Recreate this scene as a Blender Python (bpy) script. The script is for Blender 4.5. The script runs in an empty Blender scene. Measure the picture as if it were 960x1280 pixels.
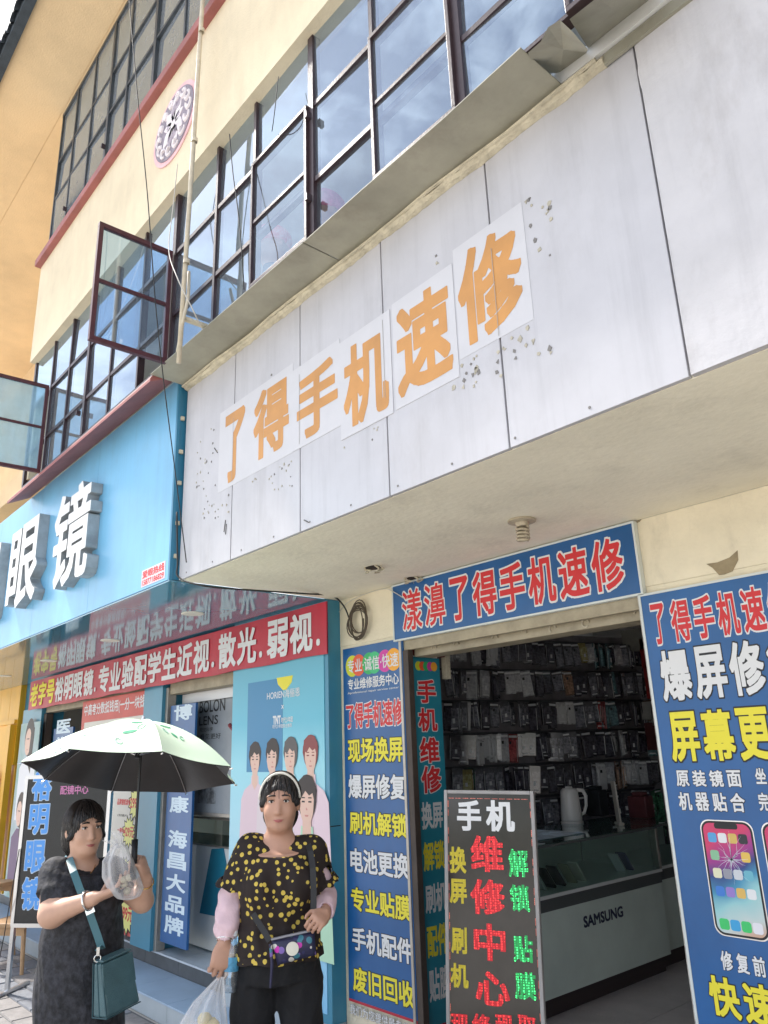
import bpy, math, random
import numpy as np
from mathutils import Vector, Matrix
random.seed(7); np.random.seed(7)
S = bpy.context.scene
C = S.collection
R = math.radians
# ---------------------------------------------------------------- camera
H = 1.735
FPX = 950.0
def cam_axes(y, p, r):
    fwd = Vector((math.sin(y)*math.cos(p), math.cos(y)*math.cos(p), math.sin(p)))
    right = fwd.cross(Vector((0, 0, 1))).normalized()
    up = right.cross(fwd)
    return (math.cos(r)*right+math.sin(r)*up, math.sin(r)*right-math.cos(r)*up, fwd)
CR, CD, CF = cam_axes(R(-48.6), R(17.4), R(-2.05))
cd = bpy.data.cameras.new('camera'); cam = bpy.data.objects.new('camera', cd); C.objects.link(cam)
m = Matrix((CR, -CD, -CF)).transposed().to_4x4(); m.translation = (0, 0, H)
cam.matrix_world = m
cd.sensor_fit = 'VERTICAL'; cd.sensor_height = 36; cd.lens = FPX/1280*36
cd.clip_start = 0.05; cd.clip_end = 2000
S.camera = cam
# ---------------------------------------------------------------- sun, sky, exposure
SUN = Vector((0.20, 0.050, -0.235)).normalized()
W = bpy.data.worlds.new("World"); S.world = W; W.use_nodes = True
nt = W.node_tree; N = nt.nodes; L = nt.links
bg = N['Background']; bg.inputs[1].default_value = 0.13
sky = N.new('ShaderNodeTexSky'); sky.sky_type = 'NISHITA'; sky.sun_disc = False
sky.sun_elevation = math.asin(-SUN.z)
sky.sun_rotation = math.atan2(-SUN.x, -SUN.y)
sky.air_density = 1.0; sky.dust_density = 1.2
tc = N.new('ShaderNodeTexCoord')
mp = N.new('ShaderNodeMapping'); mp.inputs['Scale'].default_value = (1, 1, 1.8); mp.inputs['Location'].default_value = (2.1, .7, 1.3)
no = N.new('ShaderNodeTexNoise'); no.inputs['Scale'].default_value = 5.5; no.inputs['Detail'].default_value = 9; no.inputs['Roughness'].default_value = .58; no.inputs['Distortion'].default_value = .25
rp = N.new('ShaderNodeValToRGB'); rp.color_ramp.elements[0].position = .46; rp.color_ramp.elements[1].position = .60
mx = N.new('ShaderNodeMixRGB'); mx.inputs[2].default_value = (11, 11.3, 12, 1)
L.new(tc.outputs['Generated'], mp.inputs[0]); L.new(mp.outputs[0], no.inputs[0]); L.new(no.outputs[0], rp.inputs[0])
L.new(rp.outputs[0], mx.inputs[0]); L.new(sky.outputs[0], mx.inputs[1]); L.new(mx.outputs[0], bg.inputs[0])
sl = bpy.data.lights.new('sun', 'SUN'); sl.energy = 4.2; sl.angle = R(6.0); sl.color = (1, .95, .88)
so = bpy.data.objects.new('sun', sl); C.objects.link(so)
so.rotation_euler = SUN.to_track_quat('-Z', 'Y').to_euler()
S.view_settings.view_transform = 'Standard'; S.view_settings.look = 'None'
S.view_settings.exposure = 0.82; S.view_settings.gamma = 1
S.cycles.max_bounces = 8; S.cycles.transparent_max_bounces = 12
S.cycles.use_denoising = True
# ---------------------------------------------------------------- measuring helpers
def ray(x, y): return CR*((x-480)/FPX)+CD*((y-640)/FPX)+CF
O0 = Vector((0, 0, H))
def at(x, y, Y): r = ray(x, y); return O0+r*(Y/r.y)
def atx(x, y, X): r = ray(x, y); return O0+r*(X/r.x)
def atz(x, y, Z): r = ray(x, y); return O0+r*((Z-H)/r.z)
def atd(x, y, d): return O0+ray(x, y)*d
def rect(a, b, Y):
    p = at(a[0], a[1], Y); q = at(b[0], b[1], Y)
    return p.x, q.x, q.z, p.z          # x0,x1,z0,z1
YW, YP, YF, YB, YU = 3.10, 3.00, 1.93, 1.88, 1.70
# ---------------------------------------------------------------- materials
MATS = {}
def mat(name, col, rough=.6, var=0., scale=6., bump=0., bscale=60., metal=0., spec=.5, emit=None, es=1., trans=0., coat=0., col2=None, dirt=0., alpha=1., streak=0.):
    if name in MATS: return MATS[name]
    m = bpy.data.materials.new(name); m.use_nodes = True; MATS[name] = m
    n = m.node_tree.nodes; l = m.node_tree.links; b = n['Principled BSDF']
    b.inputs['Base Color'].default_value = (*col, 1); b.inputs['Roughness'].default_value = rough
    b.inputs['Metallic'].default_value = metal; b.inputs['Specular IOR Level'].default_value = spec
    b.inputs['Coat Weight'].default_value = coat; b.inputs['Coat Roughness'].default_value = .08
    b.inputs['Transmission Weight'].default_value = trans; b.inputs['Alpha'].default_value = alpha
    if emit: b.inputs['Emission Color'].default_value = (*emit, 1); b.inputs['Emission Strength'].default_value = es
    t = n.new('ShaderNodeTexCoord')
    src = None
    if var or col2:
        z = n.new('ShaderNodeTexNoise'); z.inputs['Scale'].default_value = scale; z.inputs['Detail'].default_value = 7; z.inputs['Roughness'].default_value = .62
        l.new(t.outputs['Object'], z.inputs[0])
        x = n.new('ShaderNodeMixRGB'); c2 = col2 or tuple(max(0, c*(1-var)) for c in col)
        x.inputs[1].default_value = (*col, 1); x.inputs[2].default_value = (*c2, 1)
        r_ = n.new('ShaderNodeValToRGB'); r_.color_ramp.elements[0].position = .38; r_.color_ramp.elements[1].position = .66
        l.new(z.outputs[0], r_.inputs[0]); l.new(r_.outputs[0], x.inputs[0]); l.new(x.outputs[0], b.inputs['Base Color']); src = x
    if dirt:
        z = n.new('ShaderNodeTexNoise'); z.inputs['Scale'].default_value = 2.3; z.inputs['Detail'].default_value = 10; z.inputs['Roughness'].default_value = .72
        mpn = n.new('ShaderNodeMapping'); mpn.inputs['Scale'].default_value = (1.6, 1.6, .6)
        l.new(t.outputs['Object'], mpn.inputs[0]); l.new(mpn.outputs[0], z.inputs[0])
        r_ = n.new('ShaderNodeValToRGB'); r_.color_ramp.elements[0].position = .52; r_.color_ramp.elements[1].position = .78
        r_.color_ramp.elements[1].color = (dirt, dirt, dirt, 1)
        x = n.new('ShaderNodeMixRGB'); x.inputs[2].default_value = (.16, .13, .10, 1)
        if src: l.new(src.outputs[0], x.inputs[1])
        else: x.inputs[1].default_value = (*col, 1)
        l.new(z.outputs[0], r_.inputs[0]); l.new(r_.outputs[0], x.inputs[0]); l.new(x.outputs[0], b.inputs['Base Color']); src = x
    if streak:
        z = n.new('ShaderNodeTexNoise'); z.inputs['Scale'].default_value = 1.0; z.inputs['Detail'].default_value = 8; z.inputs['Roughness'].default_value = .7
        mpn = n.new('ShaderNodeMapping'); mpn.inputs['Scale'].default_value = (13, 13, .8)
        l.new(t.outputs['Object'], mpn.inputs[0]); l.new(mpn.outputs[0], z.inputs[0])
        r_ = n.new('ShaderNodeValToRGB'); r_.color_ramp.elements[0].position = .50; r_.color_ramp.elements[1].position = .80
        r_.color_ramp.elements[1].color = (streak, streak, streak, 1)
        x = n.new('ShaderNodeMixRGB'); x.inputs[2].default_value = (*[c*.35+.04 for c in col], 1)
        if src: l.new(src.outputs[0], x.inputs[1])
        else: x.inputs[1].default_value = (*col, 1)
        l.new(z.outputs[0], r_.inputs[0]); l.new(r_.outputs[0], x.inputs[0]); l.new(x.outputs[0], b.inputs['Base Color'])
    if bump:
        z = n.new('ShaderNodeTexNoise'); z.inputs['Scale'].default_value = bscale; z.inputs['Detail'].default_value = 6
        l.new(t.outputs['Object'], z.inputs[0])
        bp = n.new('ShaderNodeBump'); bp.inputs['Strength'].default_value = bump; bp.inputs['Distance'].default_value = .01
        l.new(z.outputs[0], bp.inputs['Height']); l.new(bp.outputs[0], b.inputs['Normal'])
    return m
def glassmat(name, tint, refl, rough=.02, wav=.0, haze_and_film=0., col=(.93, .97, 1), mcol=(.6, .65, .7)):
    m = bpy.data.materials.new(name); m.use_nodes = True; MATS[name] = m
    n = m.node_tree.nodes; l = m.node_tree.links; n.remove(n['Principled BSDF']); o = n['Material Output']
    g = n.new('ShaderNodeBsdfGlossy'); g.inputs['Roughness'].default_value = rough; g.inputs['Color'].default_value = (*col, 1)
    t = n.new('ShaderNodeBsdfTransparent'); t.inputs[0].default_value = (*tint, 1)
    x = n.new('ShaderNodeMixShader')
    lw_ = n.new('ShaderNodeLayerWeight'); lw_.inputs[0].default_value = .5; f = n.new('ShaderNodeMath'); f.operation = 'POWER'; f.inputs[1].default_value = 5.0; l.new(lw_.outputs['Facing'], f.inputs[0])
    a = n.new('ShaderNodeMath'); a.operation = 'MULTIPLY_ADD'; a.inputs[1].default_value = 1.0; a.inputs[2].default_value = refl+.04; a.use_clamp = True
    l.new(f.outputs[0], a.inputs[0]); l.new(a.outputs[0], x.inputs[0]); l.new(t.outputs[0], x.inputs[1]); l.new(g.outputs[0], x.inputs[2])
    if wav:
        tcn = n.new('ShaderNodeTexCoord'); z = n.new('ShaderNodeTexNoise'); z.inputs['Scale'].default_value = 2.5
        bp = n.new('ShaderNodeBump'); bp.inputs['Strength'].default_value = wav; bp.inputs['Distance'].default_value = .02
        l.new(tcn.outputs['Object'], z.inputs[0]); l.new(z.outputs[0], bp.inputs['Height']); l.new(bp.outputs[0], g.inputs['Normal'])
    last = x
    if haze_and_film:  # pale diffuse veil, painting haze and reflections onto windows; film on the filmed casement
        d = n.new('ShaderNodeBsdfDiffuse'); d.inputs[0].default_value = (*mcol, 1)
        tcn = n.new('ShaderNodeTexCoord'); z = n.new('ShaderNodeTexNoise'); z.inputs['Scale'].default_value = 9; z.inputs['Detail'].default_value = 8
        q = n.new('ShaderNodeMath'); q.operation = 'MULTIPLY_ADD'; q.inputs[1].default_value = haze_and_film*.3; q.inputs[2].default_value = haze_and_film*.35
        l.new(tcn.outputs['Object'], z.inputs[0]); l.new(z.outputs[0], q.inputs[0])
        y = n.new('ShaderNodeMixShader'); l.new(q.outputs[0], y.inputs[0]); l.new(x.outputs[0], y.inputs[1]); l.new(d.outputs[0], y.inputs[2]); last = y
    l.new(last.outputs[0], o.inputs[0])
    return m
cream = mat('cream_paint', (.72, .62, .44), .85, .10, 3, .25, 90, dirt=.16, streak=.12)
creamw = mat('cream_wall', (.84, .76, .58), .85, .12, 4, .3, 70, dirt=.35)
eavem = mat('tan_eave_paint', (.80, .60, .36), .9, .16, 1.2, .35, 60, dirt=.08)
soffm = mat('soffit_plaster', (.90, .84, .68), .9, .10, 2.5, .3, 40, dirt=.22)
whitep = mat('white_board', (.52, .515, .54), .5, .10, 3, .10, 12, dirt=.22, streak=.30)
plast = mat('white_plaster', (.55, .54, .555), .8, .10, 4, .28, 26, dirt=.35, streak=.25)
redled = mat('red_ledge_paint', (.36, .12, .11), .6, .25, 5, .2, 60, dirt=.2)
maroon = mat('window_frame_paint', (.045, .025, .028), .4, .3, 20, .1, 90)
maroonr = mat('casement_frame_paint', (.085, .022, .028), .45, .3, 20, .1, 90)
bluep = mat('sky_blue_panel', (.17, .46, .70), .34, .16, 2.0, .04, 8, dirt=.12, streak=.28)
bluedk = mat('blue_side_panel', (.035, .20, .33), .35, .1, 4)
bluedk2 = mat('blue_pier_panel', (.05, .25, .38), .35, .1, 4)
soffblue = mat('glossy_blue_soffit', (.09, .27, .38), .07, .1, 4, coat=.0, spec=1.0)
redbanner = mat('red_banner', (.50, .02, .045), .45, .2, 3, .35, 7)
white = mat('white_print', (.72, .72, .72), .5)
black = mat('black_print', (.012, .012, .014), .5)
yellow = mat('yellow_print', (.80, .70, .04), .5)
redpr = mat('red_print', (.62, .025, .03), .5)
bluesign = mat('blue_sign_print', (.014, .11, .32), .32, .22, 2.2, .25, 5, dirt=.10)
tealsign = mat('teal_sign_print', (.02, .24, .33), .35, .2, 3, .2, 6)
orange = mat('orange_gold_print', (.60, .285, .075), .5, .22, 3)
paper = mat('white_paper_sheet', (.57, .565, .585), .5, .05, 6, .06, 10)
chrom = mat('steel', (.62, .62, .63), .3, metal=1.)
letside = mat('letter_side_metal', (.42, .44, .45), .4, .35, 6, metal=.3)
letface = mat('letter_face_white', (.78, .78, .76), .5, .1, 6, dirt=.15)
darkwood = mat('dark_door_frame', (.07, .05, .04), .6, .3, 8)
alu = mat('aluminium_trim', (.45, .42, .38), .4, .2, 12, metal=.6)
rollm = mat('roller_shutter_tan', (.42, .36, .25), .6, .3, 8, .1, dirt=.3)
tilew = mat('pale_floor_tile', (.50, .55, .60), .25, .10, 4)
stepd = mat('dark_step_riser', (.07, .08, .09), .5, .3, 9)
stepb = mat('blue_grey_step', (.36, .47, .60), .4, .12, 4)
steps = mat('step_riser_tile', (.42, .47, .50), .5, .12, 4)
paverm = [mat('paver_%s' % n, c, .85, .25, 9, .5, 60, dirt=.25) for n, c in (('pale', (.27, .28, .30)), ('mid', (.21, .22, .245)), ('warm', (.28, .26, .25)))]
asph = mat('grey_paving', (.62, .58, .52), .9, .2, 3, .4, 50)
skin = mat('skin', (.62, .37, .26), .5, .08, 14)
skin2 = mat('skin_tanned', (.52, .29, .20), .5, .08, 14)
hairm = mat('dark_hair', (.012, .010, .010), .45, .4, 40, .4, 160)
dressm = mat('black_dress_fabric', (.010, .010, .012), .75, 0, 34, .4, 60, col2=(.042, .042, .052))
pantm = mat('black_trouser_fabric', (.008, .008, .010), .85, .3, 14, .4, 40)
pinkm = mat('pale_pink_cotton', (.78, .56, .60), .8, .1, 10, .3, 60)
tealbag = mat('teal_leather', (.07, .145, .165), .4, .2, 12, .3, 200)
goldm = mat('gold', (.75, .50, .18), .25, metal=1.)
silver = mat('silver', (.8, .8, .78), .2, metal=1.)
wood = mat('pale_wood', (.50, .30, .15), .5, .25, 7, .1)
boardblk = mat('black_menu_board', (.012, .015, .018), .25, .3, 12)
bluechar = mat('bright_blue_lettering', (.10, .34, .80), .4)
greypl = mat('grey_plastic_frame', (.42, .40, .39), .35, .2, 9)
inwall = mat('shop_interior_wall', (.78, .78, .76), .8, .15, 3)
indark = mat('dark_display_wall', (.27, .25, .27), .7, .4, 6)
cnt = mat('counter_laminate', (.74, .84, .76), .25, .1, 3)
cntd = mat('counter_dark_trim', (.10, .11, .11), .4)
roofm = mat('slate_roof_tile', (.045, .06, .075), .8, .3, 12, .5, 50)
capm = mat('old_trim_paint', (.62, .56, .42), .8, .3, 14, .8, 60, dirt=.5)
metsheet = mat('grey_metal_sheet', (.37, .355, .28), .6, .25, 3, .1, 30, dirt=.45)
wirem = mat('black_cable', (.02, .02, .02), .6)
wirew = mat('pale_cable', (.55, .52, .46), .6)
wing = glassmat('window_glass', (.60, .70, .80), .27, .015, .05, .20, col=(.62, .76, .92))
wing2 = glassmat('low_reflection_window_glass', (.85, .92, .97), .16, .015, .03, .12, col=(.62, .76, .92))  # same window glass, its reflection turned down to stand for less reflected cloud
wingu = glassmat('upper_window_glass', (.25, .33, .38), .35, .03, .04, .42, col=(.6, .7, .8))
sashg = glassmat('casement_glass', (.42, .62, .80), .16, .03, .0, .22)
shopg = glassmat('shop_glass', (.45, .52, .52), .04, .01, .0, .05)
caseg = glassmat('display_glass', (.6, .75, .7), .06, .01)
# ---------------------------------------------------------------- mesh helpers
def tag(o, label=None, cat=None, group=None, kind=None):
    if label: o['label'] = label
    if cat: o['category'] = cat
    if group: o['group'] = group
    if kind: o['kind'] = kind
    return o
def empty(name, loc, label, cat, group=None):
    o = bpy.data.objects.new(name, None); C.objects.link(o); o.location = loc; o.empty_display_size = .1
    return tag(o, label, cat, group)
def wpos(o):
    p = Vector((0, 0, 0))
    while o: p += o.location; o = o.parent
    return p
class G:
    def __init__(s): s.v = []; s.f = []; s.m = []
    def add(s, vs, fs, mi=0):
        b = len(s.v); s.v += [tuple(v) for v in vs]; s.f += [tuple(b+i for i in f) for f in fs]; s.m += [mi]*len(fs); return s
    def box(s, x0, x1, y0, y1, z0, z1, mi=0):
        vs = [(x, y, z) for z in (z0, z1) for y in (y0, y1) for x in (x0, x1)]
        return s.add(vs, [(0, 2, 3, 1), (4, 5, 7, 6), (0, 1, 5, 4), (2, 6, 7, 3), (0, 4, 6, 2), (1, 3, 7, 5)], mi)
    def obox(s, o, u, v, n, u0, u1, v0, v1, n0, n1, mi=0):   # box in a frame o + u,v,n
        vs = [o+u*a+v*b+n*c for c in (n0, n1) for b in (v0, v1) for a in (u0, u1)]
        return s.add(vs, [(0, 2, 3, 1), (4, 5, 7, 6), (0, 1, 5, 4), (2, 6, 7, 3), (0, 4, 6, 2), (1, 3, 7, 5)], mi)
    def quad(s, a, b, c, d, mi=0): return s.add([a, b, c, d], [(0, 1, 2, 3)], mi)
    def prism(s, pts, o, u, v, n, n0, n1, mi=0):              # pts 2-D outline
        k = len(pts); vs = [o+u*p[0]+v*p[1]+n*n0 for p in pts]+[o+u*p[0]+v*p[1]+n*n1 for p in pts]
        fs = [tuple(range(k))[::-1], tuple(range(k, 2*k))]+[(i, (i+1) % k, k+(i+1) % k, k+i) for i in range(k)]
        return s.add(vs, fs, mi)
    def tube(s, pts, r, n=8, mi=0, cap=True):
        pts = [Vector(p) for p in pts]; k = len(pts); rr = r if hasattr(r, '__len__') else [r]*k
        vs = []; ref = None
        for i, p in enumerate(pts):
            t = (pts[min(i+1, k-1)]-pts[max(i-1, 0)]).normalized()
            if ref is None: ref = t.orthogonal().normalized()
            ref = (ref-t*ref.dot(t)); ref = ref.normalized() if ref.length > 1e-6 else t.orthogonal().normalized()
            b = t.cross(ref)
            vs += [p+(ref*math.cos(a*2*math.pi/n)+b*math.sin(a*2*math.pi/n))*rr[i] for a in range(n)]
        fs = [(i*n+a, i*n+(a+1) % n, (i+1)*n+(a+1) % n, (i+1)*n+a) for i in range(k-1) for a in range(n)]
        if cap: fs += [tuple(range(n))[::-1], tuple(range((k-1)*n, k*n))]
        return s.add(vs, fs, mi)
    def lathe(s, prof, o, ax=Vector((0, 0, 1)), n=20, mi=0):  # prof: (radius, height)
        o = Vector(o); u = ax.orthogonal().normalized(); w = ax.cross(u)
        vs = [o+ax*h+(u*math.cos(a*2*math.pi/n)+w*math.sin(a*2*math.pi/n))*max(r, 1e-4) for r, h in prof for a in range(n)]
        fs = [(i*n+a, i*n+(a+1) % n, (i+1)*n+(a+1) % n, (i+1)*n+a) for i in range(len(prof)-1) for a in range(n)]
        return s.add(vs, fs, mi)
    def ell(s, c, r, n=12, mi=0):
        c = Vector(c); vs = []; fs = []; k = n//2
        for i in range(k+1):
            t = math.pi*i/k
            for a in range(n): vs.append((c.x+r[0]*math.sin(t)*math.cos(a*2*math.pi/n), c.y+r[1]*math.sin(t)*math.sin(a*2*math.pi/n), c.z+r[2]*math.cos(t)))
        for i in range(k):
            for a in range(n): fs.append((i*n+a, (i+1)*n+a, (i+1)*n+(a+1) % n, i*n+(a+1) % n))
        return s.add(vs, fs, mi)
    def build(s, name, mats, parent=None, smooth=False, bevel=0, local=None):
        me = bpy.data.meshes.new(name)
        base = wpos(parent) if parent else Vector((0, 0, 0))
        o = bpy.data.objects.new(name, me)
        if local is not None: o.location = Vector(local)-base; base = Vector(local)
        me.from_pydata([(v[0]-base.x, v[1]-base.y, v[2]-base.z) for v in s.v], [], s.f)
        for mm in (mats if isinstance(mats, (list, tuple)) else [mats]): me.materials.append(mm)
        me.polygons.foreach_set('material_index', s.m)
        if smooth: me.polygons.foreach_set('use_smooth', [True]*len(s.f))
        me.update(); C.objects.link(o)
        if parent: o.parent = parent
        if bevel:
            b = o.modifiers.new('bevel', 'BEVEL'); b.width = bevel; b.segments = 2; b.limit_method = 'ANGLE'
        return o
def struct(g, name, mats, **k): return tag(g.build(name, mats, **k), kind='structure')
VX, VY, VZ = Vector((1, 0, 0)), Vector((0, 1, 0)), Vector((0, 0, 1))
_tc = {}; _fld = {}
FN = 150
def glyph_field(s, sp=1.):
    """signed distance field of a printed string, from the outline of the built-in font"""
    if (s, sp) in _fld: return _fld[(s, sp)]
    c = bpy.data.curves.new('t', 'FONT'); c.body = s; c.size = 1; c.resolution_u = 3; c.space_character = sp
    o = bpy.data.objects.new('t', c); C.objects.link(o)
    bpy.context.view_layer.update()
    me = bpy.data.meshes.new_from_object(o.evaluated_get(bpy.context.evaluated_depsgraph_get()))
    v = np.array([x.co[:2] for x in me.vertices]); cnt = {}
    for p in me.polygons:
        q = list(p.vertices)
        for i in range(len(q)):
            k = (q[i], q[(i+1) % len(q)]); k = k if k[0] < k[1] else (k[1], k[0]); cnt[k] = cnt.get(k, 0)+1
    E = np.array([k for k, n in cnt.items() if n == 1])
    bpy.data.objects.remove(o); bpy.data.curves.remove(c); bpy.data.meshes.remove(me)
    A = v[E[:, 0]]; B = v[E[:, 1]]; lo = v.min(0)-.10; hi = v.max(0)+.10
    h = max((hi[1]-lo[1])/FN, .0068); nx = int((hi[0]-lo[0])/h)+2; ny = int((hi[1]-lo[1])/h)+2
    X = lo[0]+np.arange(nx)*h+1.3e-5; Y = lo[1]+np.arange(ny)*h+1.7e-5
    D = np.full((ny, nx), 1e9)
    ins = np.zeros((ny, nx), bool)
    for a_, b_ in zip(A, B):
        d = b_-a_; L2 = d@d+1e-12; R_ = .11
        i0 = max(0, int((min(a_[0], b_[0])-R_-lo[0])/h)); i1 = min(nx, int((max(a_[0], b_[0])+R_-lo[0])/h)+2)
        j0 = max(0, int((min(a_[1], b_[1])-R_-lo[1])/h)); j1 = min(ny, int((max(a_[1], b_[1])+R_-lo[1])/h)+2)
        xx = X[None, i0:i1]-a_[0]; yy = Y[j0:j1, None]-a_[1]
        t = np.clip((xx*d[0]+yy*d[1])/L2, 0, 1); dd = (np.abs(xx-t*d[0])**7+np.abs(yy-t*d[1])**7)**(1/7)
        D[j0:j1, i0:i1] = np.minimum(D[j0:j1, i0:i1], dd)
        if abs(d[1]) > 1e-9:
            r0, r1 = min(a_[1], b_[1]), max(a_[1], b_[1]); rows = np.where((Y >= r0) & (Y < r1))[0]
            for j in rows: xc = a_[0]+d[0]*(Y[j]-a_[1])/d[1]; ins[j, :] ^= (X < xc)
    D[ins] *= -1
    _fld[(s, sp)] = (X, Y, D, v.min(0), v.max(0)); return _fld[(s, sp)]
def glyphs(s, bold=.0, ext=0., sp=1.):
    """outline thickened by `bold`, as polygons; ext > 0 gives it depth"""
    key = (s, bold, ext, sp)
    if key in _tc: return _tc[key]
    X, Y, D, lo, hi = glyph_field(s, sp); F = D-bold; ny, nx = F.shape
    I = F < 0; full = I[:-1, :-1] & I[1:, :-1] & I[:-1, 1:] & I[1:, 1:]; anyi = I[:-1, :-1] | I[1:, :-1] | I[:-1, 1:] | I[1:, 1:]
    V = []; P_ = []; seg = []
    for j in range(ny-1):
        row_ = full[j]; i = 0
        if not anyi[j].any(): continue
        while i < nx-1:
            if row_[i]:
                k = i
                while k < nx-1 and row_[k]: k += 1
                b = len(V); V += [(X[i], Y[j]), (X[k], Y[j]), (X[k], Y[j+1]), (X[i], Y[j+1])]; P_.append((b, b+1, b+2, b+3)); i = k
            else:
                if anyi[j, i]:
                    cs = [(X[i], Y[j], F[j, i]), (X[i+1], Y[j], F[j, i+1]), (X[i+1], Y[j+1], F[j+1, i+1]), (X[i], Y[j+1], F[j+1, i])]
                    poly = []; cr_ = []
                    for q in range(4):
                        a_, b_ = cs[q], cs[(q+1) % 4]
                        if a_[2] < 0: poly.append(a_[:2])
                        if (a_[2] < 0) != (b_[2] < 0):
                            t = a_[2]/(a_[2]-b_[2]); pt = (a_[0]+(b_[0]-a_[0])*t, a_[1]+(b_[1]-a_[1])*t); poly.append(pt); cr_.append((pt, a_[2] < 0))
                    if len(cr_) == 2 and len(poly) > 2:
                        b = len(V); V += poly; P_.append(tuple(range(b, b+len(poly))))
                        seg.append((cr_[0][0], cr_[1][0]) if cr_[0][1] else (cr_[1][0], cr_[0][0]))
                    elif len(poly) > 2:
                        b = len(V); V += poly; P_.append(tuple(range(b, b+len(poly))))
                i += 1
    v = np.array([(x, y, 0) for x, y in V]); nz = [1.]*len(P_)
    if ext:
        n = len(v); v[:, 2] = ext; P2 = list(P_); vb = []; 
        for a_, b_ in seg:
            k = n+len(vb); vb += [(a_[0], a_[1], ext), (b_[0], b_[1], ext), (b_[0], b_[1], -ext), (a_[0], a_[1], -ext)]; P2.append((k+3, k+2, k+1, k)); nz.append(0.)
        v = np.vstack([v, np.array(vb)]); P_ = P2
    _tc[key] = (v, P_, nz); return _tc[key]
def text(s, o, u, v, n, box, layers, parent, name='lettering', base=.0, sp=1., part=True):
    """print s into box (u0,u1,v0,v1) of the frame; layers: (bold, material, offset), widest first"""
    g = G(); mats = []
    _, _, _, lo, hi = glyph_field(s, sp); bd0 = layers[-1][0]; lo = lo-bd0; hi = hi+bd0
    sx = (box[1]-box[0])/(hi[0]-lo[0]); sy = (box[3]-box[2])/(hi[1]-lo[1])
    for i, (bd, mt, off) in enumerate(layers):
        vv, ff, _ = glyphs(s, bd, 0, sp)
        mats.append(mt)
        pts = [o+u*(box[0]+(p[0]-lo[0])*sx)+v*(box[2]+(p[1]-lo[1])*sy)+n*off for p in vv]
        g.add(pts, ff, i)
    return g.build(name, mats, parent)
def ftext(s, tl, br, Y, layers, parent, **k):      # on a plane facing the street
    x0, x1, z0, z1 = rect(tl, br, Y)
    return text(s, Vector((0, Y, 0)), VX, VZ, -VY, (x0, x1, z0, z1), layers, parent, **k)
def disc(o, u, v, n, c, ru, rv, off, k=20):
    return [o+u*(c[0]+ru*math.cos(a*2*math.pi/k))+v*(c[1]+rv*math.sin(a*2*math.pi/k))+n*off for a in range(k)]
# ================================================================ THE UPPER BUILDING
bld = empty('shop_building', (-3, 3.1, 0), 'cream building over both shops with dark framed ribbon windows and a round emblem', 'building')
def wbox(name, m, *b, bevel=0, parent=bld): return G().box(*b).build(name, m, parent, bevel=bevel)
wbox('wall_band', cream, -6.58, 3.4, YU-.04, YU+.10, 5.137, 6.124)
g = G(); g.box(-6.60, 3.4, 1.607, YU+.08, 6.124, 6.193); g.build('ledge', redled, bld, bevel=.004)
g = G(); g.prism([(1.689, 3.905), (1.872, 3.995), (1.872, 4.03), (1.705, 3.953), (1.689, 3.928)], Vector((0, 0, 0)), VY, VZ, VX, -6.9, -4.005); g.build('ledge', redled, bld)
# eave: deep tan soffit with a joint line, slate tiles along its edge
g = G(); g.box(-16, 3.4, 1.10, 1.68, 7.947, 8.15); g.box(-16, 3.4, 1.686, 3.3, 7.947, 8.15); g.box(-16, 3.4, 1.679, 1.687, 7.953, 8.15); g.box(-16, 3.4, 3.3, 8, 8.0, 8.15)  # rearmost slab is out of view, added to block light
g.build('eave', eavem, bld)
for i in range(34):
    x = -8.2+i*.135; g = G()
    k = 7; vs = []
    for yy, zz in ((.98+random.uniform(-.015, .015), 7.93), (1.55, 8.32)):
        for a in range(k): t = math.pi*a/(k-1); vs.append((x+.072*math.cos(t), yy, zz+.06*math.sin(t)+.0))
        for a in range(k): t = math.pi*a/(k-1); vs.append((x+.055*math.cos(t), yy, zz-.012+.045*math.sin(t)))
    fs = [(a, a+1, 2*k+a+1, 2*k+a) for a in range(k-1)]+[(k+a, 3*k+a, 3*k+a+1, k+a+1) for a in range(k-1)]+[(a, k+a, k+a+1, a+1) for a in range(k-1)]
    g.add(vs, fs); g.build('roof_tile', roofm, bld)
g = G(); g.box(-16, 3.4, 1.02, 1.10, 7.90, 8.06); g.box(-16, 3.4, 1.10, 8, 8.153, 8.2); g.build('roof_edge', roofm, bld)
# walls that stand back, and the rooms behind the windows
wbox('side_wall', cream, -6.60, -6.50, YU+.03, 4.6, 4.03, 7.946)
wbox('main_wall', eavem, -16, -6.601, 3.10, 3.3, 2.71, 7.946)
wbox('beam', eavem, -16, -6.602, 2.6, 3.099, 5.1, 5.4)
wbox('room_floor', inwall, -6.6, 3.4, YU+.2, 4.6, 3.951, 4.02)
wbox('room_ceiling', inwall, -6.499, 3.4, YU+.11, 4.6, 5.2, 5.3)
wbox('room_back_wall', inwall, -6.6, 3.4, 4.601, 4.7, 3.951, 7.946)
wbox('end_wall', cream, 3.401, 3.5, YU+.03, 4.6, 0, 7.946)
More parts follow.
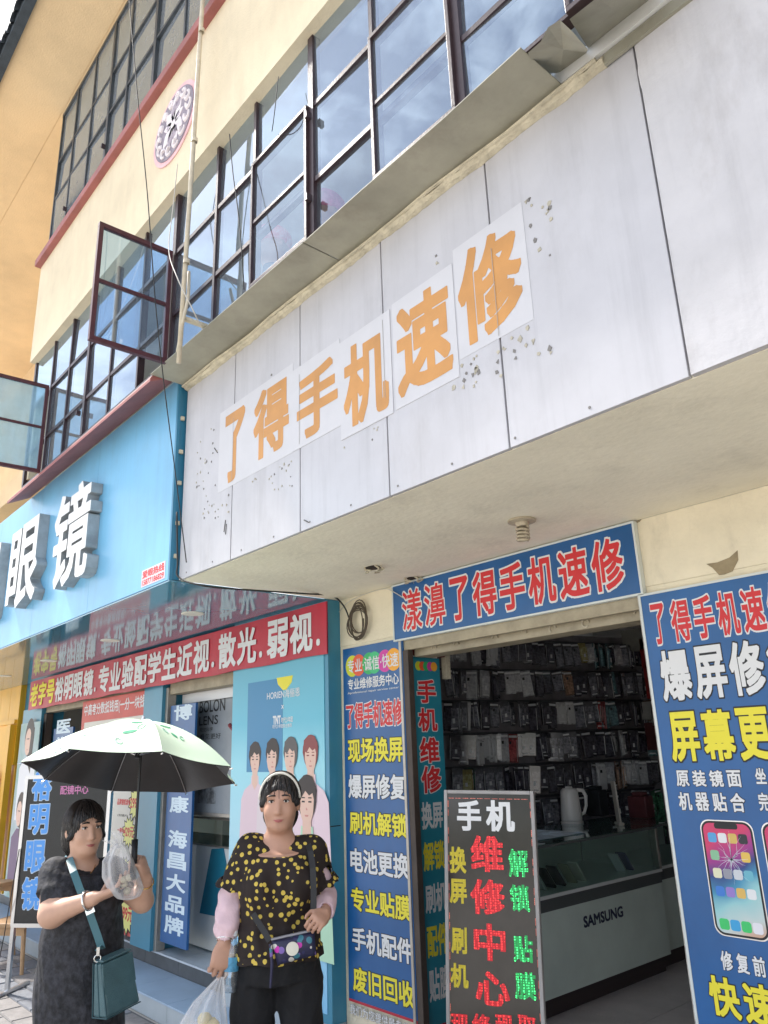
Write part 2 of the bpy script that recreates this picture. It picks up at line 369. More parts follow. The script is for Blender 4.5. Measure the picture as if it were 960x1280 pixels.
# ribbon windows
def bars(g, x0, x1, z0, z1, y, d=.035): g.box(x0, x1, y, y+d, z0, z1)
def windowband(xs, rows, Y, glass, holes, thick, rowfix=None, fm=maroon):
    fr = G()
    zs = rows
    bars(fr, xs[0]-.02, xs[-1]+.02, zs[0], zs[0]+.016, Y, .05); bars(fr, xs[0]-.02, xs[-1]+.02, zs[-1]-.022, zs[-1]+.02, Y, .05)
    for z in zs[1:-1]: bars(fr, xs[0], xs[-1], z-.013, z+.013, Y+.004, .034)
    for i, x in enumerate(xs):
        w = .020 if i in thick else .011
        bars(fr, x-w, x+w, zs[0]+.0221, zs[-1]-.0221, Y-.002 if i in thick else Y+.001, .045)
    o = fr.build('window', fm, bld)
    for i in range(len(xs)-1):
        for j in range(len(zs)-1):
            if (i, j) in holes: continue
            a = random.uniform(-.006, .006); b = random.uniform(-.008, .008)
            G().quad((xs[i]+.008, Y+.018+a, zs[j]+.008), (xs[i+1]-.008, Y+.018-a, zs[j]+.008), (xs[i+1]-.008, Y+.018-a+b, zs[j+1]-.008), (xs[i]+.008, Y+.018+a+b, zs[j+1]-.008)).build('pane', wing2 if (glass == wing and (i, j) == (9, 0)) else glass, o)
    return o
XS = [-6.56, -6.07, -5.63, -5.21, -4.75, -4.27, -3.81, -3.29, -2.88, -2.365, -1.915, -1.43, -.96, -.5, -.03, .44, .9, 1.4, 1.9, 2.4, 2.9, 3.38]
windowband(XS, [3.955, 4.265, 4.705, 5.165], YU+.008, wing, {(0, 0), (0, 1), (5, 0), (5, 1), (8, 0), (8, 1), (10, 0), (10, 1), (12, 0), (12, 1)}, {0, 3, 6, 9, 11, 13, 16, 19})
XU = [-6.58, -6.16, -5.70, -5.25, -4.87, -4.34, -3.84, -3.38, -2.9, -2.43, -1.95, -1.47, -1, -.5, 0, .5, 1, 1.5, 2, 2.5, 3, 3.38]
windowband(XU, [6.20, 6.905, 7.345, 7.93], YU, wingu, set(), {3, 5, 7, 9, 11}, fm=mat('grey_window_paint', (.05, .06, .07), .4, .3, 20))
def casement(hx, hy, ang, w, z0, z1, zm, fm, gm, name='casement', th=.022):
    u = Vector((math.cos(ang), math.sin(ang), 0)); n = Vector((-u.y, u.x, 0)); o = Vector((hx, hy, 0)); t = th
    g = G()
    g.obox(o, u, VZ, n, 0, w, z0, z0+t*1.3, 0, .03); g.obox(o, u, VZ, n, 0, w, z1-t*1.3, z1, 0, .03)
    g.obox(o, u, VZ, n, 0, t*1.2, z0+t*1.3, z1-t*1.3, 0, .03); g.obox(o, u, VZ, n, w-t*1.2, w, z0+t*1.3, z1-t*1.3, 0, .03)
    g.obox(o, u, VZ, n, t*1.2, w-t*1.2, zm-.010, zm+.010, .004, .026)
    c = g.build(name, fm, bld, bevel=.002)
    for a, b in ((z0+t, zm), (zm, z1-t)): G().quad(*(o+u*p+VZ*q+n*.014 for p, q in ((t, a), (w-t, a), (w-t, b), (t, b)))).build('pane', gm, c)
    return c
casement(-3.835, 1.70, R(-90), .455, 3.945, 4.715, 4.335, maroonr, sashg)
casement(-6.09, 1.70, R(-92), .46, 3.945, 4.715, 4.335, maroonr, glassmat('filmed_casement_glass', (.5, .7, .8), .12, .05, .2, 1.1, mcol=(.40, .66, .82)))
for hx in (-2.88, -1.915, -.96): casement(hx, 1.690, 0, .50 if hx < -2 else .47, 3.95, 4.715, 4.335, maroon, wing2 if hx < -2.5 else wing, th=.016)
for x, z in ((-2.352, 4.62), (-2.352, 4.15), (-5.23, 4.15), (-5.235, 6.55), (-6.12, 6.5)): G().box(x-.009, x+.009, 1.667, 1.697, z-.018, z+.018).build('hinge', maroon, bld)
# round emblem on the band: dark disc, pink rim, white butterfly petals and scrolls
eo = Vector((-3.795, YU-.04, 5.655)); pink = mat('emblem_pink_paint', (.80, .50, .52), .8, .2, 8); egrey = mat('emblem_dark_paint', (.30, .26, .31), .8, .3, 10); ewh = mat('emblem_white_paint', (.80, .74, .76), .8, .15, 12)
em = G(); em.prism([(.305*math.cos(t*math.pi/18), .275*math.sin(t*math.pi/18)) for t in range(36)], eo, VX, VZ, -VY, .0005, .008)
em = em.build('emblem', pink, bld)
G().prism([(.27*math.cos(t*math.pi/18), .242*math.sin(t*math.pi/18)) for t in range(36)], eo, VX, VZ, -VY, .008, .013).build('emblem_disc', egrey, em)
g = G()
def petal(g, c, ang, ln, wd):
    ca, sa = math.cos(ang), math.sin(ang); pts = []
    for k in range(14):
        t = k/14*2*math.pi; x = ln/2*(1+math.cos(t)); y = wd*math.sin(t)*(.4+.6*math.sin(max(0, min(math.pi, x/ln*math.pi))))
        pts.append((c[0]+x*ca-y*sa, c[1]+x*sa+y*ca))
    g.prism(pts, eo, VX, VZ, -VY, .013, .017)
for a, ln, wd in ((52, .17, .045), (128, .17, .045), (90, .20, .032), (218, .17, .050), (322, .17, .050), (250, .18, .034), (290, .18, .034), (15, .14, .030), (165, .14, .030)): petal(g, (0, .0), R(a), ln, wd)
for k in range(14):
    a = k*2*math.pi/14; cx, cz = .205*math.cos(a), .185*math.sin(a)
    pts = [(cx+(.012+.028*t/9)*math.cos(a+2.4+t*.55), cz+(.012+.028*t/9)*math.sin(a+2.4+t*.55)) for t in range(10)]
    g.tube([eo+VX*p[0]+VZ*p[1]-VY*.013 for p in pts], [.019-.0012*i for i in range(10)], 6)
g.ell(eo-VY*.013, (.040, .008, .034), 14)
g.build('emblem_pattern', ewh, em)
for s in (-1, 1): G().ell(eo+VX*.075*s-VY*.014+VZ*.02, (.022, .006, .016), 12).build('emblem_eye', mat('emblem_lilac_paint', (.42, .36, .44), .8), em)
g = G()
for k in range(9): g.obox(eo+VX*(-.06+k*.014)+VZ*(-.13+.004*k), (VX*.25+VZ).normalized(), (VX-VZ*.25).normalized(), -VY, -.03, .05, -.002, .002, .0175, .019)
for k in range(9): g.obox(eo+VX*(-.02+k*.014)+VZ*(.10+.002*k), (VX*.25+VZ).normalized(), (VX-VZ*.25).normalized(), -VY, -.03, .05, -.002, .002, .0175, .019)
g.build('emblem_line', mat('emblem_lilac_paint', (.42, .36, .44), .8), em)
# ================================================================ PHONE SHOP FRONT
front = empty('phone_shop_front', (-2, YW, 0), 'cream walls and deep cream soffit framing the open doorway of the phone repair shop', 'shop front')
fb = lambda name, m, *b, bevel=0: G().box(*b).build(name, m, front, bevel=bevel)
DX0, DX1, DZ = -3.385, -1.79, 2.375
fb('soffit', soffm, -4.0, 3.4, YF+.022, YW-.001, 2.706, 2.76)
fb('lintel_wall', creamw, -4.0, 3.4, YW, YW+.22, DZ+.02, 2.705)
fb('pier', creamw, -4.0, DX0-.001, YW+.002, YW+.03, .22, DZ+.019)
fb('pier', creamw, DX1+.001, 3.4, YW+.002, YW+.22, .0, DZ+.019)
# cream strip proud of the wall above the right hand sign
G().box(-1.06, -.70, YW-.05, YW-.001, DZ+.07, 2.7).build('pilaster', creamw, front, bevel=.004)
# peeled plaster patches
pp = mat('bare_plaster_patch', (.36, .29, .18), .9, .3, 20)
def patch(pts, Y, nm='peeled_patch', m=pp, off=.002):
    g = G(); o = Vector((0, Y, 0)); P = [at(x, y, Y) for x, y in pts]
    g.prism([(p.x, p.z) for p in P], o, VX, VZ, -VY, 0.0005, off); return g.build(nm, m, front)
patch([(883, 705), (897, 703), (912, 697), (922, 688), (923, 700), (916, 714), (906, 718), (899, 719), (891, 710)], YW)
patch([(777, 660), (785, 655), (802, 649), (800, 652), (788, 658), (781, 662)], YW)
# sloping dirt and holes in the soffit
g = G()
for x, y, r in ((467, 709, .06), (516, 722.5, .05)):
    c = atz(x, y, 2.706); pts = [(r*random.uniform(.7, 1.1)*math.cos(a*.7), r*.8*random.uniform(.6, 1.1)*math.sin(a*.7)) for a in range(9)]
    g.prism(pts, c, VX, VY, -VZ, .001, .004)
g.build('broken_light_hole', mat('dark_hole', (.04, .03, .02), .9), front)
g = G()
for x, y in ((467, 709), (516, 722.5)):
    c = atz(x, y, 2.706)
    for k in range(5): a = k*1.4; g.tube([c+Vector((.055*math.cos(a), .045*math.sin(a), 0)), c+Vector((.07*math.cos(a+.3), .05*math.sin(a+.3), -.02)), c+Vector((.03*math.cos(a+.9), .03*math.sin(a+.9), -.025))], .006, 5)
g.build('broken_light_rim', capm, front)
# spiral lamp
lc = atz(652, 650, 2.706)
lamp = empty('spiral_lamp', lc, 'dusty white spiral bulb in a round holder under the cream soffit', 'lamp')
lmp = mat('dusty_tan_lamp', (.52, .45, .33), .5, .3, 30)
G().lathe([(0, 0), (.062, 0), (.064, -.008), (.030, -.014), (.026, -.030), (0, -.030)], lc-VZ*.0015, n=20).build('lamp_holder', lmp, lamp)
G().tube([lc+Vector((.026*math.cos(t*.4), .026*math.sin(t*.4), -.034-.00105*t)) for t in range(64)], .0062, 8).build('spiral_tube', lmp, lamp, smooth=True)
# trim at the doorway: old roller shutter box and jambs
g = G(); g.box(DX0-.01, DX1+.02, YW+.0, YW+.03, 2.30, DZ+.018); g.box(DX0+.03, DX1-.01, YW+.06, YW+.2, 2.262, 2.36); g.build('shutter_box', rollm, front, bevel=.003)
g = G()
for k in range(7): c = Vector((-3.2+k*.22+random.uniform(-.05, .05), YW+.055, 2.29)); g.tube([c+Vector((.02*math.cos(a), 0, .02*math.sin(a))) for a in [x*.6 for x in range(random.randint(5, 11))]], .004, 5)
g.build('shutter_hook', capm, front)
fb('door_jamb', darkwood, DX0-.001, DX0+.05, YW-.012, YW+.03, .25, 2.299, bevel=.003)
fb('jamb_trim', alu, DX0-.022, DX0-.0015, YW-.02, YW, .25, DZ, bevel=.002)
fb('door_jamb', darkwood, DX1-.012, DX1+.0, YW+.002, YW+.22, .25, 2.299)
fb('jamb_trim', mat('worn_white_edge', (.62, .58, .52), .6, .5, 25, .3), DX1-.006, DX1+.022, YW-.022, YW-.001, .25, DZ+.0, bevel=.003)
# ---------------------------------------------------------------- white fascia with its sheets
fas = empty('white_signboard', (-2.4, YF, 2.706), 'long white panelled signboard with patched orange characters over the phone repair shop', 'signboard')
xs = [-3.995, -3.41, -2.777, -2.15, -1.527, -.871]
for i in range(5):
    g = G(); g.box(xs[i]+.004, xs[i+1]-.004, YF, YF+.018, 2.707, 3.944); g.build('panel', whitep, fas, bevel=.0015)
    if i: pass
G().box(-3.993, 3.38, YF+.0185, YF+.06, 2.762, 3.944).build('backing', black, fas)
# rough plaster part at the right
me = G(); nx, nz = 60, 24
for j in range(nz+1):
    for i in range(nx+1):
        x = -.862+(3.4+.862)*i/nx; z = 2.707+(3.944-2.707)*j/nz
        if i == 0: x += .004*math.sin(z*13)+.003*math.sin(z*31)+random.uniform(-.003, .003)
        me.v.append((x, YF-.006+random.uniform(-.0012, .0012), z))
for j in range(nz):
    for i in range(nx): a = j*(nx+1)+i; me.f.append((a, a+1, a+nx+2, a+nx+1)); me.m.append(0)
b0 = len(me.v)
me.build('plaster_face', plast, fas, smooth=True)
G().box(-.8665, 3.39, YF-.0035, YF+.018, 2.7075, 3.9435).build('plaster_core', plast, fas)
# glue spots, chips and nail heads where older letters were
g = G(); glue = mat('old_glue', (.52, .48, .38), .8, .4, 30); gg = G()
def spots(px0, py0, px1, py1, n, s0=.006, s1=.015):
    for _ in range(n):
        p = at(random.uniform(px0, px1), random.uniform(py0, py1), YF)
        if p.x > -.9 or p.z < 2.73 or p.z > 3.9: continue
        if any(a[0]-.01 < p.x < a[1]+.01 and a[2]-.01 < p.z < a[3]+.01 for a in SHEETS): continue
        s = random.uniform(s0, s1)*.85; a0 = random.uniform(0, 6)
        k = random.choice((4, 4, 5, 3)); pts = [(p.x+s*random.uniform(.6, 1)*math.cos(a0+6.283*i/k), p.z+s*random.uniform(.6, 1.2)*math.sin(a0+6.283*i/k)) for i in range(k)]
        (g if random.random() < .55 else gg).prism(pts, Vector((0, YF, 0)), VX, VZ, -VY, .0003, .0025)
SHEETS = [(-3.565, -2.835, 3.115, 3.60), (-2.835, -2.455, 3.12, 3.56), (-2.455, -2.105, 3.05, 3.54), (-2.09, -1.73, 3.06, 3.56), (-1.722, -1.372, 3.13, 3.62)]
random.seed(11)
spots(245, 535, 275, 610, 22, .005, .012); spots(245, 600, 290, 650, 26, .005, .012); spots(310, 560, 370, 612, 34, .004, .010); spots(430, 500, 475, 560, 10, .004, .008)
spots(560, 425, 600, 485, 30, .006, .016); spots(600, 400, 645, 470, 16, .006, .014); spots(655, 245, 690, 320, 14, .006, .016); spots(640, 390, 690, 445, 16, .008, .018)
spots(330, 465, 350, 480, 5, .005, .009); spots(540, 310, 570, 340, 4, .005, .01); spots(870, 100, 950, 300, 5, .004, .01)
for x in np.arange(-3.9, -.9, .30):
    p = Vector((x, YF, 2.735)); gg.prism([(p.x+.005*math.cos(a), p.z+.005*math.sin(a)) for a in (0, 1, 2, 3, 4, 5)], Vector((0, YF, 0)), VX, VZ, -VY, .0003, .002)
tag(g.build('glue_spot', glue, fas), kind='stuff'); tag(gg.build('nail_mark', mat('mid_mark', (.20, .19, .18), .8), fas), kind='stuff')
# scratches
g = G()
for x0, y0, x1, y1 in ((282, 650, 280, 665), (283, 655, 282, 668), (380, 650, 386, 653), (268, 560, 272, 566)): g.tube([at(x0, y0, YF-.001), at(x1, y1, YF-.001)], .003, 4)
g.build('scratch', mat('dark_mark', (.09, .085, .08), .8), fas)
CH = ['了得', '手', '机', '速', '修']
random.seed(5)
offs = [.0012, .0022, .0032, .0022, .0012]
TXB = [None, (-2.80, -2.475, 3.15, 3.50), (-2.43, -2.125, 3.085, 3.48), (-2.07, -1.755, 3.10, 3.52), (-1.71, -1.40, 3.165, 3.575)]
for k, (sh, s) in enumerate(zip(SHEETS, CH)):
    g = G(); g.prism([(sh[0], sh[2]), (sh[1], sh[2]+.004), (sh[1], sh[3]), (sh[0], sh[3]-.006)], Vector((0, YF, 0)), VX, VZ, -VY, .0005, offs[k])
    sheet = g.build('paper_sheet', paper, fas)
    fo = Vector((0, YF, 0))
    if k == 0:
        for c, bx in (('了', (-3.50, -3.29, 3.14, 3.55)), ('得', (-3.20, -2.87, 3.175, 3.56))): text(c, fo, VX, VZ, -VY, bx, [(.034, orange, offs[k]+.0008)], sheet, name='character')
    else: text(s, fo, VX, VZ, -VY, TXB[k], [(.034, orange, offs[k]+.0008)], sheet, name='character')
# hairline seams seen through the sheets
g = G()
for x in (-3.41, -2.777, -2.15, -1.527): g.box(x-.0012, x+.0012, YF-.0048, YF-.0044, 3.14, 3.51)
g.build('seam_crease', mat('crease_grey', (.35, .33, .30), .7), fas)
# old peeling trim strip along the top of the signboard
g = G(); pts = []
n = 90
vs = []
for i in range(n+1):
    x = -3.99+i*(3.99-.97)/n; r = lambda s: random.uniform(-s, s)
    h0 = 3.902+r(.004)+.003*math.sin(i*.5); 
    for y, z in ((YF-.001, h0), (YF-.022+r(.003), h0+.006), (YF-.034+r(.003), 3.920+r(.003)), (YF-.024+r(.002), 3.938), (YF-.001, 3.941)): vs.append((x, y, z))
fs = [(i*5+k, i*5+k+1, (i+1)*5+k+1, (i+1)*5+k) for i in range(n) for k in range(4)]+[(0, 1, 2, 3, 4), tuple(n*5+k for k in range(5))[::-1]]
g.add(vs, fs); g.build('trim_strip', capm, fas)
g = G(); g.tube([(-3.99+i*.2, YF-.036+.003*math.sin(i*2.1), 3.926+.006*math.sin(i*1.3)) for i in range(16)], .008, 6); g.build('trim_batten', capm, fas)
g = G(); g.box(-.97, 3.39, YF-.02, YF-.007, 3.90, 3.944); g.build('trim_strip', metsheet, fas)
# thin metal sheets closing the underside of the overhang; one end is bent down
ov = empty('overhang_sheet', (-2.5, 1.8, 3.945), 'thin grey metal sheet under the overhanging windows, bent up at its right end', 'metal sheet')
out = [(-4.0, 1.686), (-3.5, 1.687), (-3.0, 1.684), (-2.4, 1.687), (-2.0, 1.685), (-1.5, 1.680), (-1.25, 1.678), (-1.13, 1.674)]
for a, b in ((0, 3), (3, 8)):
    seg = out[a:b+1] if b < 8 else out[a:]
    g = G(); vs = []
    for i, (x, y) in enumerate(seg):
        dz = .004*math.sin(x*9)
        if i == len(seg)-1 and b < 8: x -= .006
        vs += [(x, y, 3.943+dz), (x, YF-.001, 3.940), (x, y, 3.947+dz), (x, YF-.001, 3.944)]
    fs = [q for i in range(len(seg)-1) for q in ((4*i, 4*i+1, 4*i+5, 4*i+4), (4*i+2, 4*i+6, 4*i+7, 4*i+3), (4*i, 4*i+4, 4*i+6, 4*i+2))]
    g.add(vs, fs); g.build('metal_sheet', metsheet, ov)
# crumpled end: folded flap standing away from the windows
P = lambda x, y, Y: tuple(at(x, y, Y))
fl = [P(660, 66, 1.68), P(676, 52, 1.63), P(685, 34, 1.58), P(700, 25, 1.56), P(716, 40, 1.60), P(735, 62, 1.72), P(733, 66, 1.90), P(700, 92, 1.91), P(668, 90, 1.84)]
ctr = P(704, 62, 1.78)
g = G(); g.add(fl+[ctr], [(i, (i+1) % len(fl), len(fl)) for i in range(len(fl))]); g.build('bent_flap', metsheet, ov)
g = G(); q = [P(712, 24, 1.64), P(735, 60, 1.90), P(765, 38, 1.915), P(812, 2, 1.92), P(830, -12, 1.925), P(790, -30, 1.66), P(745, -2, 1.62)]
g.add(q+[P(765, 10, 1.72)], [(i, (i+1) % len(q), len(q)) for i in range(len(q))]); g.build('metal_sheet', metsheet, ov)
# ---------------------------------------------------------------- the printed signs of the phone shop
frY = lambda Y: (Vector((0, Y, 0)), VX, VZ, -VY)
def signboard(name, tl, br, Y, m, label, cat, edge=None, th=.012, x1=None):
    x0, X1, z0, z1 = rect(tl, br, Y)
    if x1 is not None: X1 = x1
    o = empty(name, ((x0+X1)/2, Y, z0), label, cat)
    G().box(x0, X1, Y, Y+th, z0, z1).build('board', m, o)
    if edge:
        g = G(); e = .010
        g.box(x0-e, X1+e, Y-.003, Y+th, z1, z1+e); g.box(x0-e, X1+e, Y-.003, Y+th, z0-e, z0); g.box(x0-e, x0, Y-.003, Y+th, z0, z1); g.box(X1, X1+e, Y-.003, Y+th, z0, z1)
        g.build('edge_trim', edge, o)
    return o
s1 = signboard('name_sign', (491, 734), (801.5, 741), YW-.03, bluesign, 'wide blue sign with eight red white-edged characters above the phone shop doorway', 'sign', edge=mat('pale_trim', (.62, .66, .64), .5), th=.028)
Y1 = YW-.03
RED3 = [(.062, white, .001), (.024, redpr, .002)]
x0, x1, z0, z1 = rect((500.5, 740), (786, 733), Y1); n = 8; w = (x1-x0)/n
for i, c in enumerate('漾濞了得手机速修'): text(c, *frY(Y1), (x0+w*i+.012+(.02 if c == '了' else 0), x0+w*(i+1)-.012-(.01 if c == '了' else 0), z0, z1), [(.048, white, .001), (.012, redpr, .002)] if i < 2 else RED3, s1, name='character')
s2 = signboard('service_sign', (428.5, 812), (522, 1276.3), YW-.014, bluesign, 'tall narrow blue sign listing repair services in yellow and white left of the doorway', 'sign')
Y2 = YW-.014
cols = [(.60, .62, .03), (.75, .10, .03), (.03, .42, .12), (.05, .50, .20), (.62, .05, .35), (.85, .38, .03)]
x0, x1, z0, z1 = rect((432, 820.8), (502, 837), Y2); g = G(); r = (z1-z0)/2; mm = []
for i, c in enumerate(cols):
    cx = x0+r+(x1-x0-2*r)*[0, .16, .42, .55, .80, 1][i]
    g.add(disc(Vector((0, Y2, 0)), VX, VZ, -VY, (cx, (z0+z1)/2), r, r, .0006+.0002*i, 24), [tuple(range(24))], i); mm.append(mat('dot_colour_%d' % i, c, .5))
g.build('colour_dots', mm, s2)
SP = [(.014, white, .003)]
ftext('专业·诚信·快速', (434.7, 825.5), (498.3, 832.4), Y2, SP, s2)
ftext('专业维修服务中心', (435, 849.5), (499, 855), Y2, [(.02, white, .002)], s2)
ftext('Aprofessional repair service center', (435, 865.5), (499, 861), Y2, [(.004, white, .002)], s2)
YEL = [(.060, black, .001), (.026, yellow, .002)]; WHT = [(.055, black, .001), (.026, white, .002)]
ftext('了得手机速修', (432.7, 880), (504.4, 906), Y2, [(.062, white, .001), (.026, redpr, .002)], s2)
ftext('现场换屏', (435, 923.5), (504.4, 952), Y2, YEL, s2)
ftext('爆屏修复', (435.6, 968), (507.3, 1000), Y2, WHT, s2)
ftext('刷机解锁', (437, 1013.5), (509.3, 1048), Y2, YEL, s2)
ftext('电池更换', (438, 1059.5), (512.2, 1100), Y2, WHT, s2)
ftext('专业贴膜', (438.8, 1108), (514.3, 1152.5), Y2, YEL, s2)
ftext('手机配件', (440.2, 1157.5), (517.2, 1206.7), Y2, WHT, s2)
ftext('废旧回收', (441.4, 1207), (519, 1262.5), Y2, YEL, s2)
x0, x1, z0, z1 = rect((428.5, 812), (522, 1276.3), Y2); zt = at(439.4, 1251.6, Y2).z
G().box(x0, x1, Y2-.0012, Y2-.0002, z0, zt).build('red_strip', redbanner, s2)
text('我们为您提供最专业的', *frY(Y2), (x0+.01, x1-.01, zt-.062, zt-.012), [(.03, black, .0018), (.012, white, .0026)], s2)
s3 = signboard('service_sign', (800.5, 746), (960, 1400), YW-.03, bluesign, 'large blue phone repair sign with a cracked phone picture, right of the doorway', 'sign', edge=mat('pale_trim', (.62, .66, .64), .5), th=.028, x1=-.75)
Y3 = YW-.03
def row(s, tl, br, nvis, tot, lay, parent=s3, Y=Y3):
    x0, x1, z0, z1 = rect(tl, br, Y); w = (x1-x0)/nvis
    for i, c in enumerate(s): text(c, *frY(Y), (x0+w*i+.008+(.012 if c == '了' else 0), x0+w*(i+1)-.008-(.012 if c == '了' else 0), z0, z1), lay, parent, name='character')
row('了得手机速修', (807, 757), (963, 787), 5, 6, RED3)
row('爆屏修复', (820, 815), (964, 867), 3, 4, [(.058, black, .001), (.030, white, .002)])
row('屏幕更换', (831, 891), (973, 950), 3, 4, [(.062, black, .001), (.030, yellow, .002)])
row('原装镜面', (841.8, 963), (931, 984), 4, 4, [(.058, black, .001), (.026, white, .002)])
row('坐', (940, 960), (962, 980), 1, 1, [(.058, black, .001), (.026, white, .002)])
row('机器贴合', (844.8, 990), (936, 1015.5), 4, 4, [(.058, black, .001), (.026, white, .002)])
row('完', (944, 990.5), (966, 1014), 1, 1, [(.058, black, .001), (.026, white, .002)])
row('修复前', (897, 1187), (962, 1223), 3, 3, [(.055, black, .001), (.026, white, .002)])
row('快速', (881, 1217), (978, 1288), 2, 2, [(.060, black, .001), (.030, yellow, .002)])
# printed phone picture: body, screen, app squares, cracks
def phone(x0, x1, z0, z1, parent, crack=True):
    w = x1-x0; h = z1-z0; o = Vector((x0, Y3, z0))
    def rr(a, b, c, d, r, off, k=5):
        pts = []
        for cx, cz, s in ((c-r, d-r, 0), (a+r, d-r, 1), (a+r, b+r, 2), (c-r, b+r, 3)):
            for i in range(k+1): t = math.pi/2*(s+i/k); pts.append((cx+r*math.cos(t), cz+r*math.sin(t)))
        return [o+VX*p[0]+VZ*p[1]-VY*off for p in pts]
    g = G(); f = [tuple(range(24))]
    cr_ = w*.17; g.add(rr(0, 0, w, h, cr_, .0012), f, 0); g.add(rr(.004, .004, w-.004, h-.004, cr_*.97, .0016), f, 1)
    pm = bpy.data.materials.new('screen_gradient_print'); pm.use_nodes = True; n_ = pm.node_tree.nodes; l_ = pm.node_tree.links
    t = n_.new('ShaderNodeTexCoord'); z = n_.new('ShaderNodeTexNoise'); z.inputs['Scale'].default_value = 5; z.inputs['Detail'].default_value = 2
    sp = n_.new('ShaderNodeSeparateXYZ'); rmp = n_.new('ShaderNodeValToRGB'); cr = rmp.color_ramp; base_ = wpos(parent)
    q1 = n_.new('ShaderNodeMapRange'); q1.inputs[1].default_value = z0-base_.z; q1.inputs[2].default_value = z1-base_.z
    q2 = n_.new('ShaderNodeMapRange'); q2.inputs[1].default_value = x0-base_.x; q2.inputs[2].default_value = x1-base_.x
    q3 = n_.new('ShaderNodeMath'); q3.operation = 'MULTIPLY_ADD'; q3.inputs[1].default_value = .45; q4 = n_.new('ShaderNodeMath'); q4.operation = 'MULTIPLY_ADD'; q4.inputs[1].default_value = -.22
    cr.elements[0].color = (.62, .30, .16, 1); cr.elements[1].position = 1; cr.elements[1].color = (.62, .05, .14, 1)
    for p_, c_ in ((.22, (.55, .62, .60)), (.42, (.30, .58, .60)), (.58, (.06, .28, .45)), (.72, (.03, .06, .22)), (.86, (.35, .04, .24))):
        e = cr.elements.new(p_); e.color = (*c_, 1)
    l_.new(t.outputs['Object'], z.inputs[0]); l_.new(t.outputs['Object'], sp.inputs[0]); l_.new(sp.outputs[2], q1.inputs[0]); l_.new(sp.outputs[0], q2.inputs[0])
    l_.new(z.outputs[0], q3.inputs[0]); l_.new(q1.outputs[0], q3.inputs[2]); l_.new(q2.outputs[0], q4.inputs[0]); l_.new(q3.outputs[0], q4.inputs[2]); l_.new(q4.outputs[0], rmp.inputs[0]); l_.new(rmp.outputs[0], n_['Principled BSDF'].inputs['Base Color'])
    g.add(rr(w*.055, w*.055, w*.945, h-w*.055, cr_*.8, .0020), f, 2)
    g.add(rr(w*.28, h-w*.15, w*.72, h-w*.05, w*.04, .0024), f, 1)
    k = 3
    ap = [(.10, .35, .65), (.75, .75, .75), (.65, .45, .12), (.03, .03, .04), (.25, .5, .3), (.2, .3, .7), (.5, .6, .7), (.75, .5, .1), (.75, .72, .5), (.3, .3, .35), (.6, .62, .65), (.15, .45, .55), (.05, .2, .6), (.3, .2, .55), (.7, .45, .12), (.75, .76, .76)]
    mts = [chrom, black, pm]
    for i, c in enumerate(ap):
        if i in (5, 6): continue
        iw = w*.165; ih = iw*1.02; a = w*.13+(i % 4)*(w*.74-iw)/3; b = h-h*.20-(i//4)*h*.155
        g.add(rr(a, b, a+iw, b+ih, iw*.25, .0026), f, k); mts.append(mat('app_%d' % i, c, .5)); k += 1
    for i, c in enumerate(((.05, .55, .15), (.05, .35, .65), (.05, .55, .15), (.75, .74, .78))):
        iw = w*.18; a = w*.11+i*(w*.78-iw)/3; g.add(rr(a, h*.055, a+iw, h*.055+iw, iw*.25, .0026), f, k); mts.append(mat('dock_%d' % i, c, .5)); k += 1
    if crack:
        rnd = random.Random(3)
        for i in range(26):
            a = i*.2417; L0 = rnd.uniform(.03, .11); c = Vector((w*.52, 0, h*.66)); p = c.copy(); d = Vector((math.cos(a), 0, math.sin(a)))
            for s_ in range(3):
                d2 = (d+Vector((rnd.uniform(-.4, .4), 0, rnd.uniform(-.4, .4)))).normalized(); q = p+d2*L0/3
                if not (.02 < q.x < w-.02 and .02 < q.z < h-.03): break
                t_ = Vector((-d2.z, 0, d2.x))*.0007*(3-s_)/2
                g.add([o+p-t_-VY*.003, o+q-t_*.4-VY*.003, o+q+t_*.4-VY*.003, o+p+t_-VY*.003], [(0, 1, 2, 3)], k); p = q
        mts.append(mat('crack_white_print', (.7, .8, .85), .5))
    return g.build('phone_picture', mts, parent)
xa = at(874, 1025, Y3).x; xb = at(940, 1028, Y3).x; zb = at(894.5, 1168, Y3).z; zt = at(875, 1024, Y3).z
phone(xa, xb, zb, zt, s3); phone(xb+.03, xb+.03+(xb-xa), zb, zt, s3, False)
# ================================================================ GROUND, PAVING, STEPS
struct(G().box(-400, 400, -400, 400, -.5, -.004), 'ground', asph)
GP = tag(G().box(-11.5, 3.4, -.6, 2.70, -.003, .002).build('pavement', mat('paving_joint', (.13, .13, .13), .9)), kind='structure')
random.seed(3); pv = []
for i in range(24):
    for j in range(12):
        x = -9.2+i*.31+(.155 if j % 2 else 0); y = .62+j*.172
        if x < -9.3 or y > 2.68: continue
        k = random.randrange(3); key = (k,)
        g = G(); h = .012+random.uniform(-.003, .003)
        g.add([(x+.004, y+.004, .002), (x+.302, y+.004, .002), (x+.302, y+.166, .002), (x+.004, y+.166, .002), (x+.010, y+.009, h), (x+.296, y+.009, h), (x+.296, y+.160, h), (x+.010, y+.160, h)], [(4, 5, 6, 7), (0, 1, 5, 4), (1, 2, 6, 5), (2, 3, 7, 6), (3, 0, 4, 7)])
        g.build('paver', paverm[k], GP)
ST = tag(G().box(-11.5, -3.99, 2.74, 3.12, 0, .124).build('lower_step', steps), kind='structure')
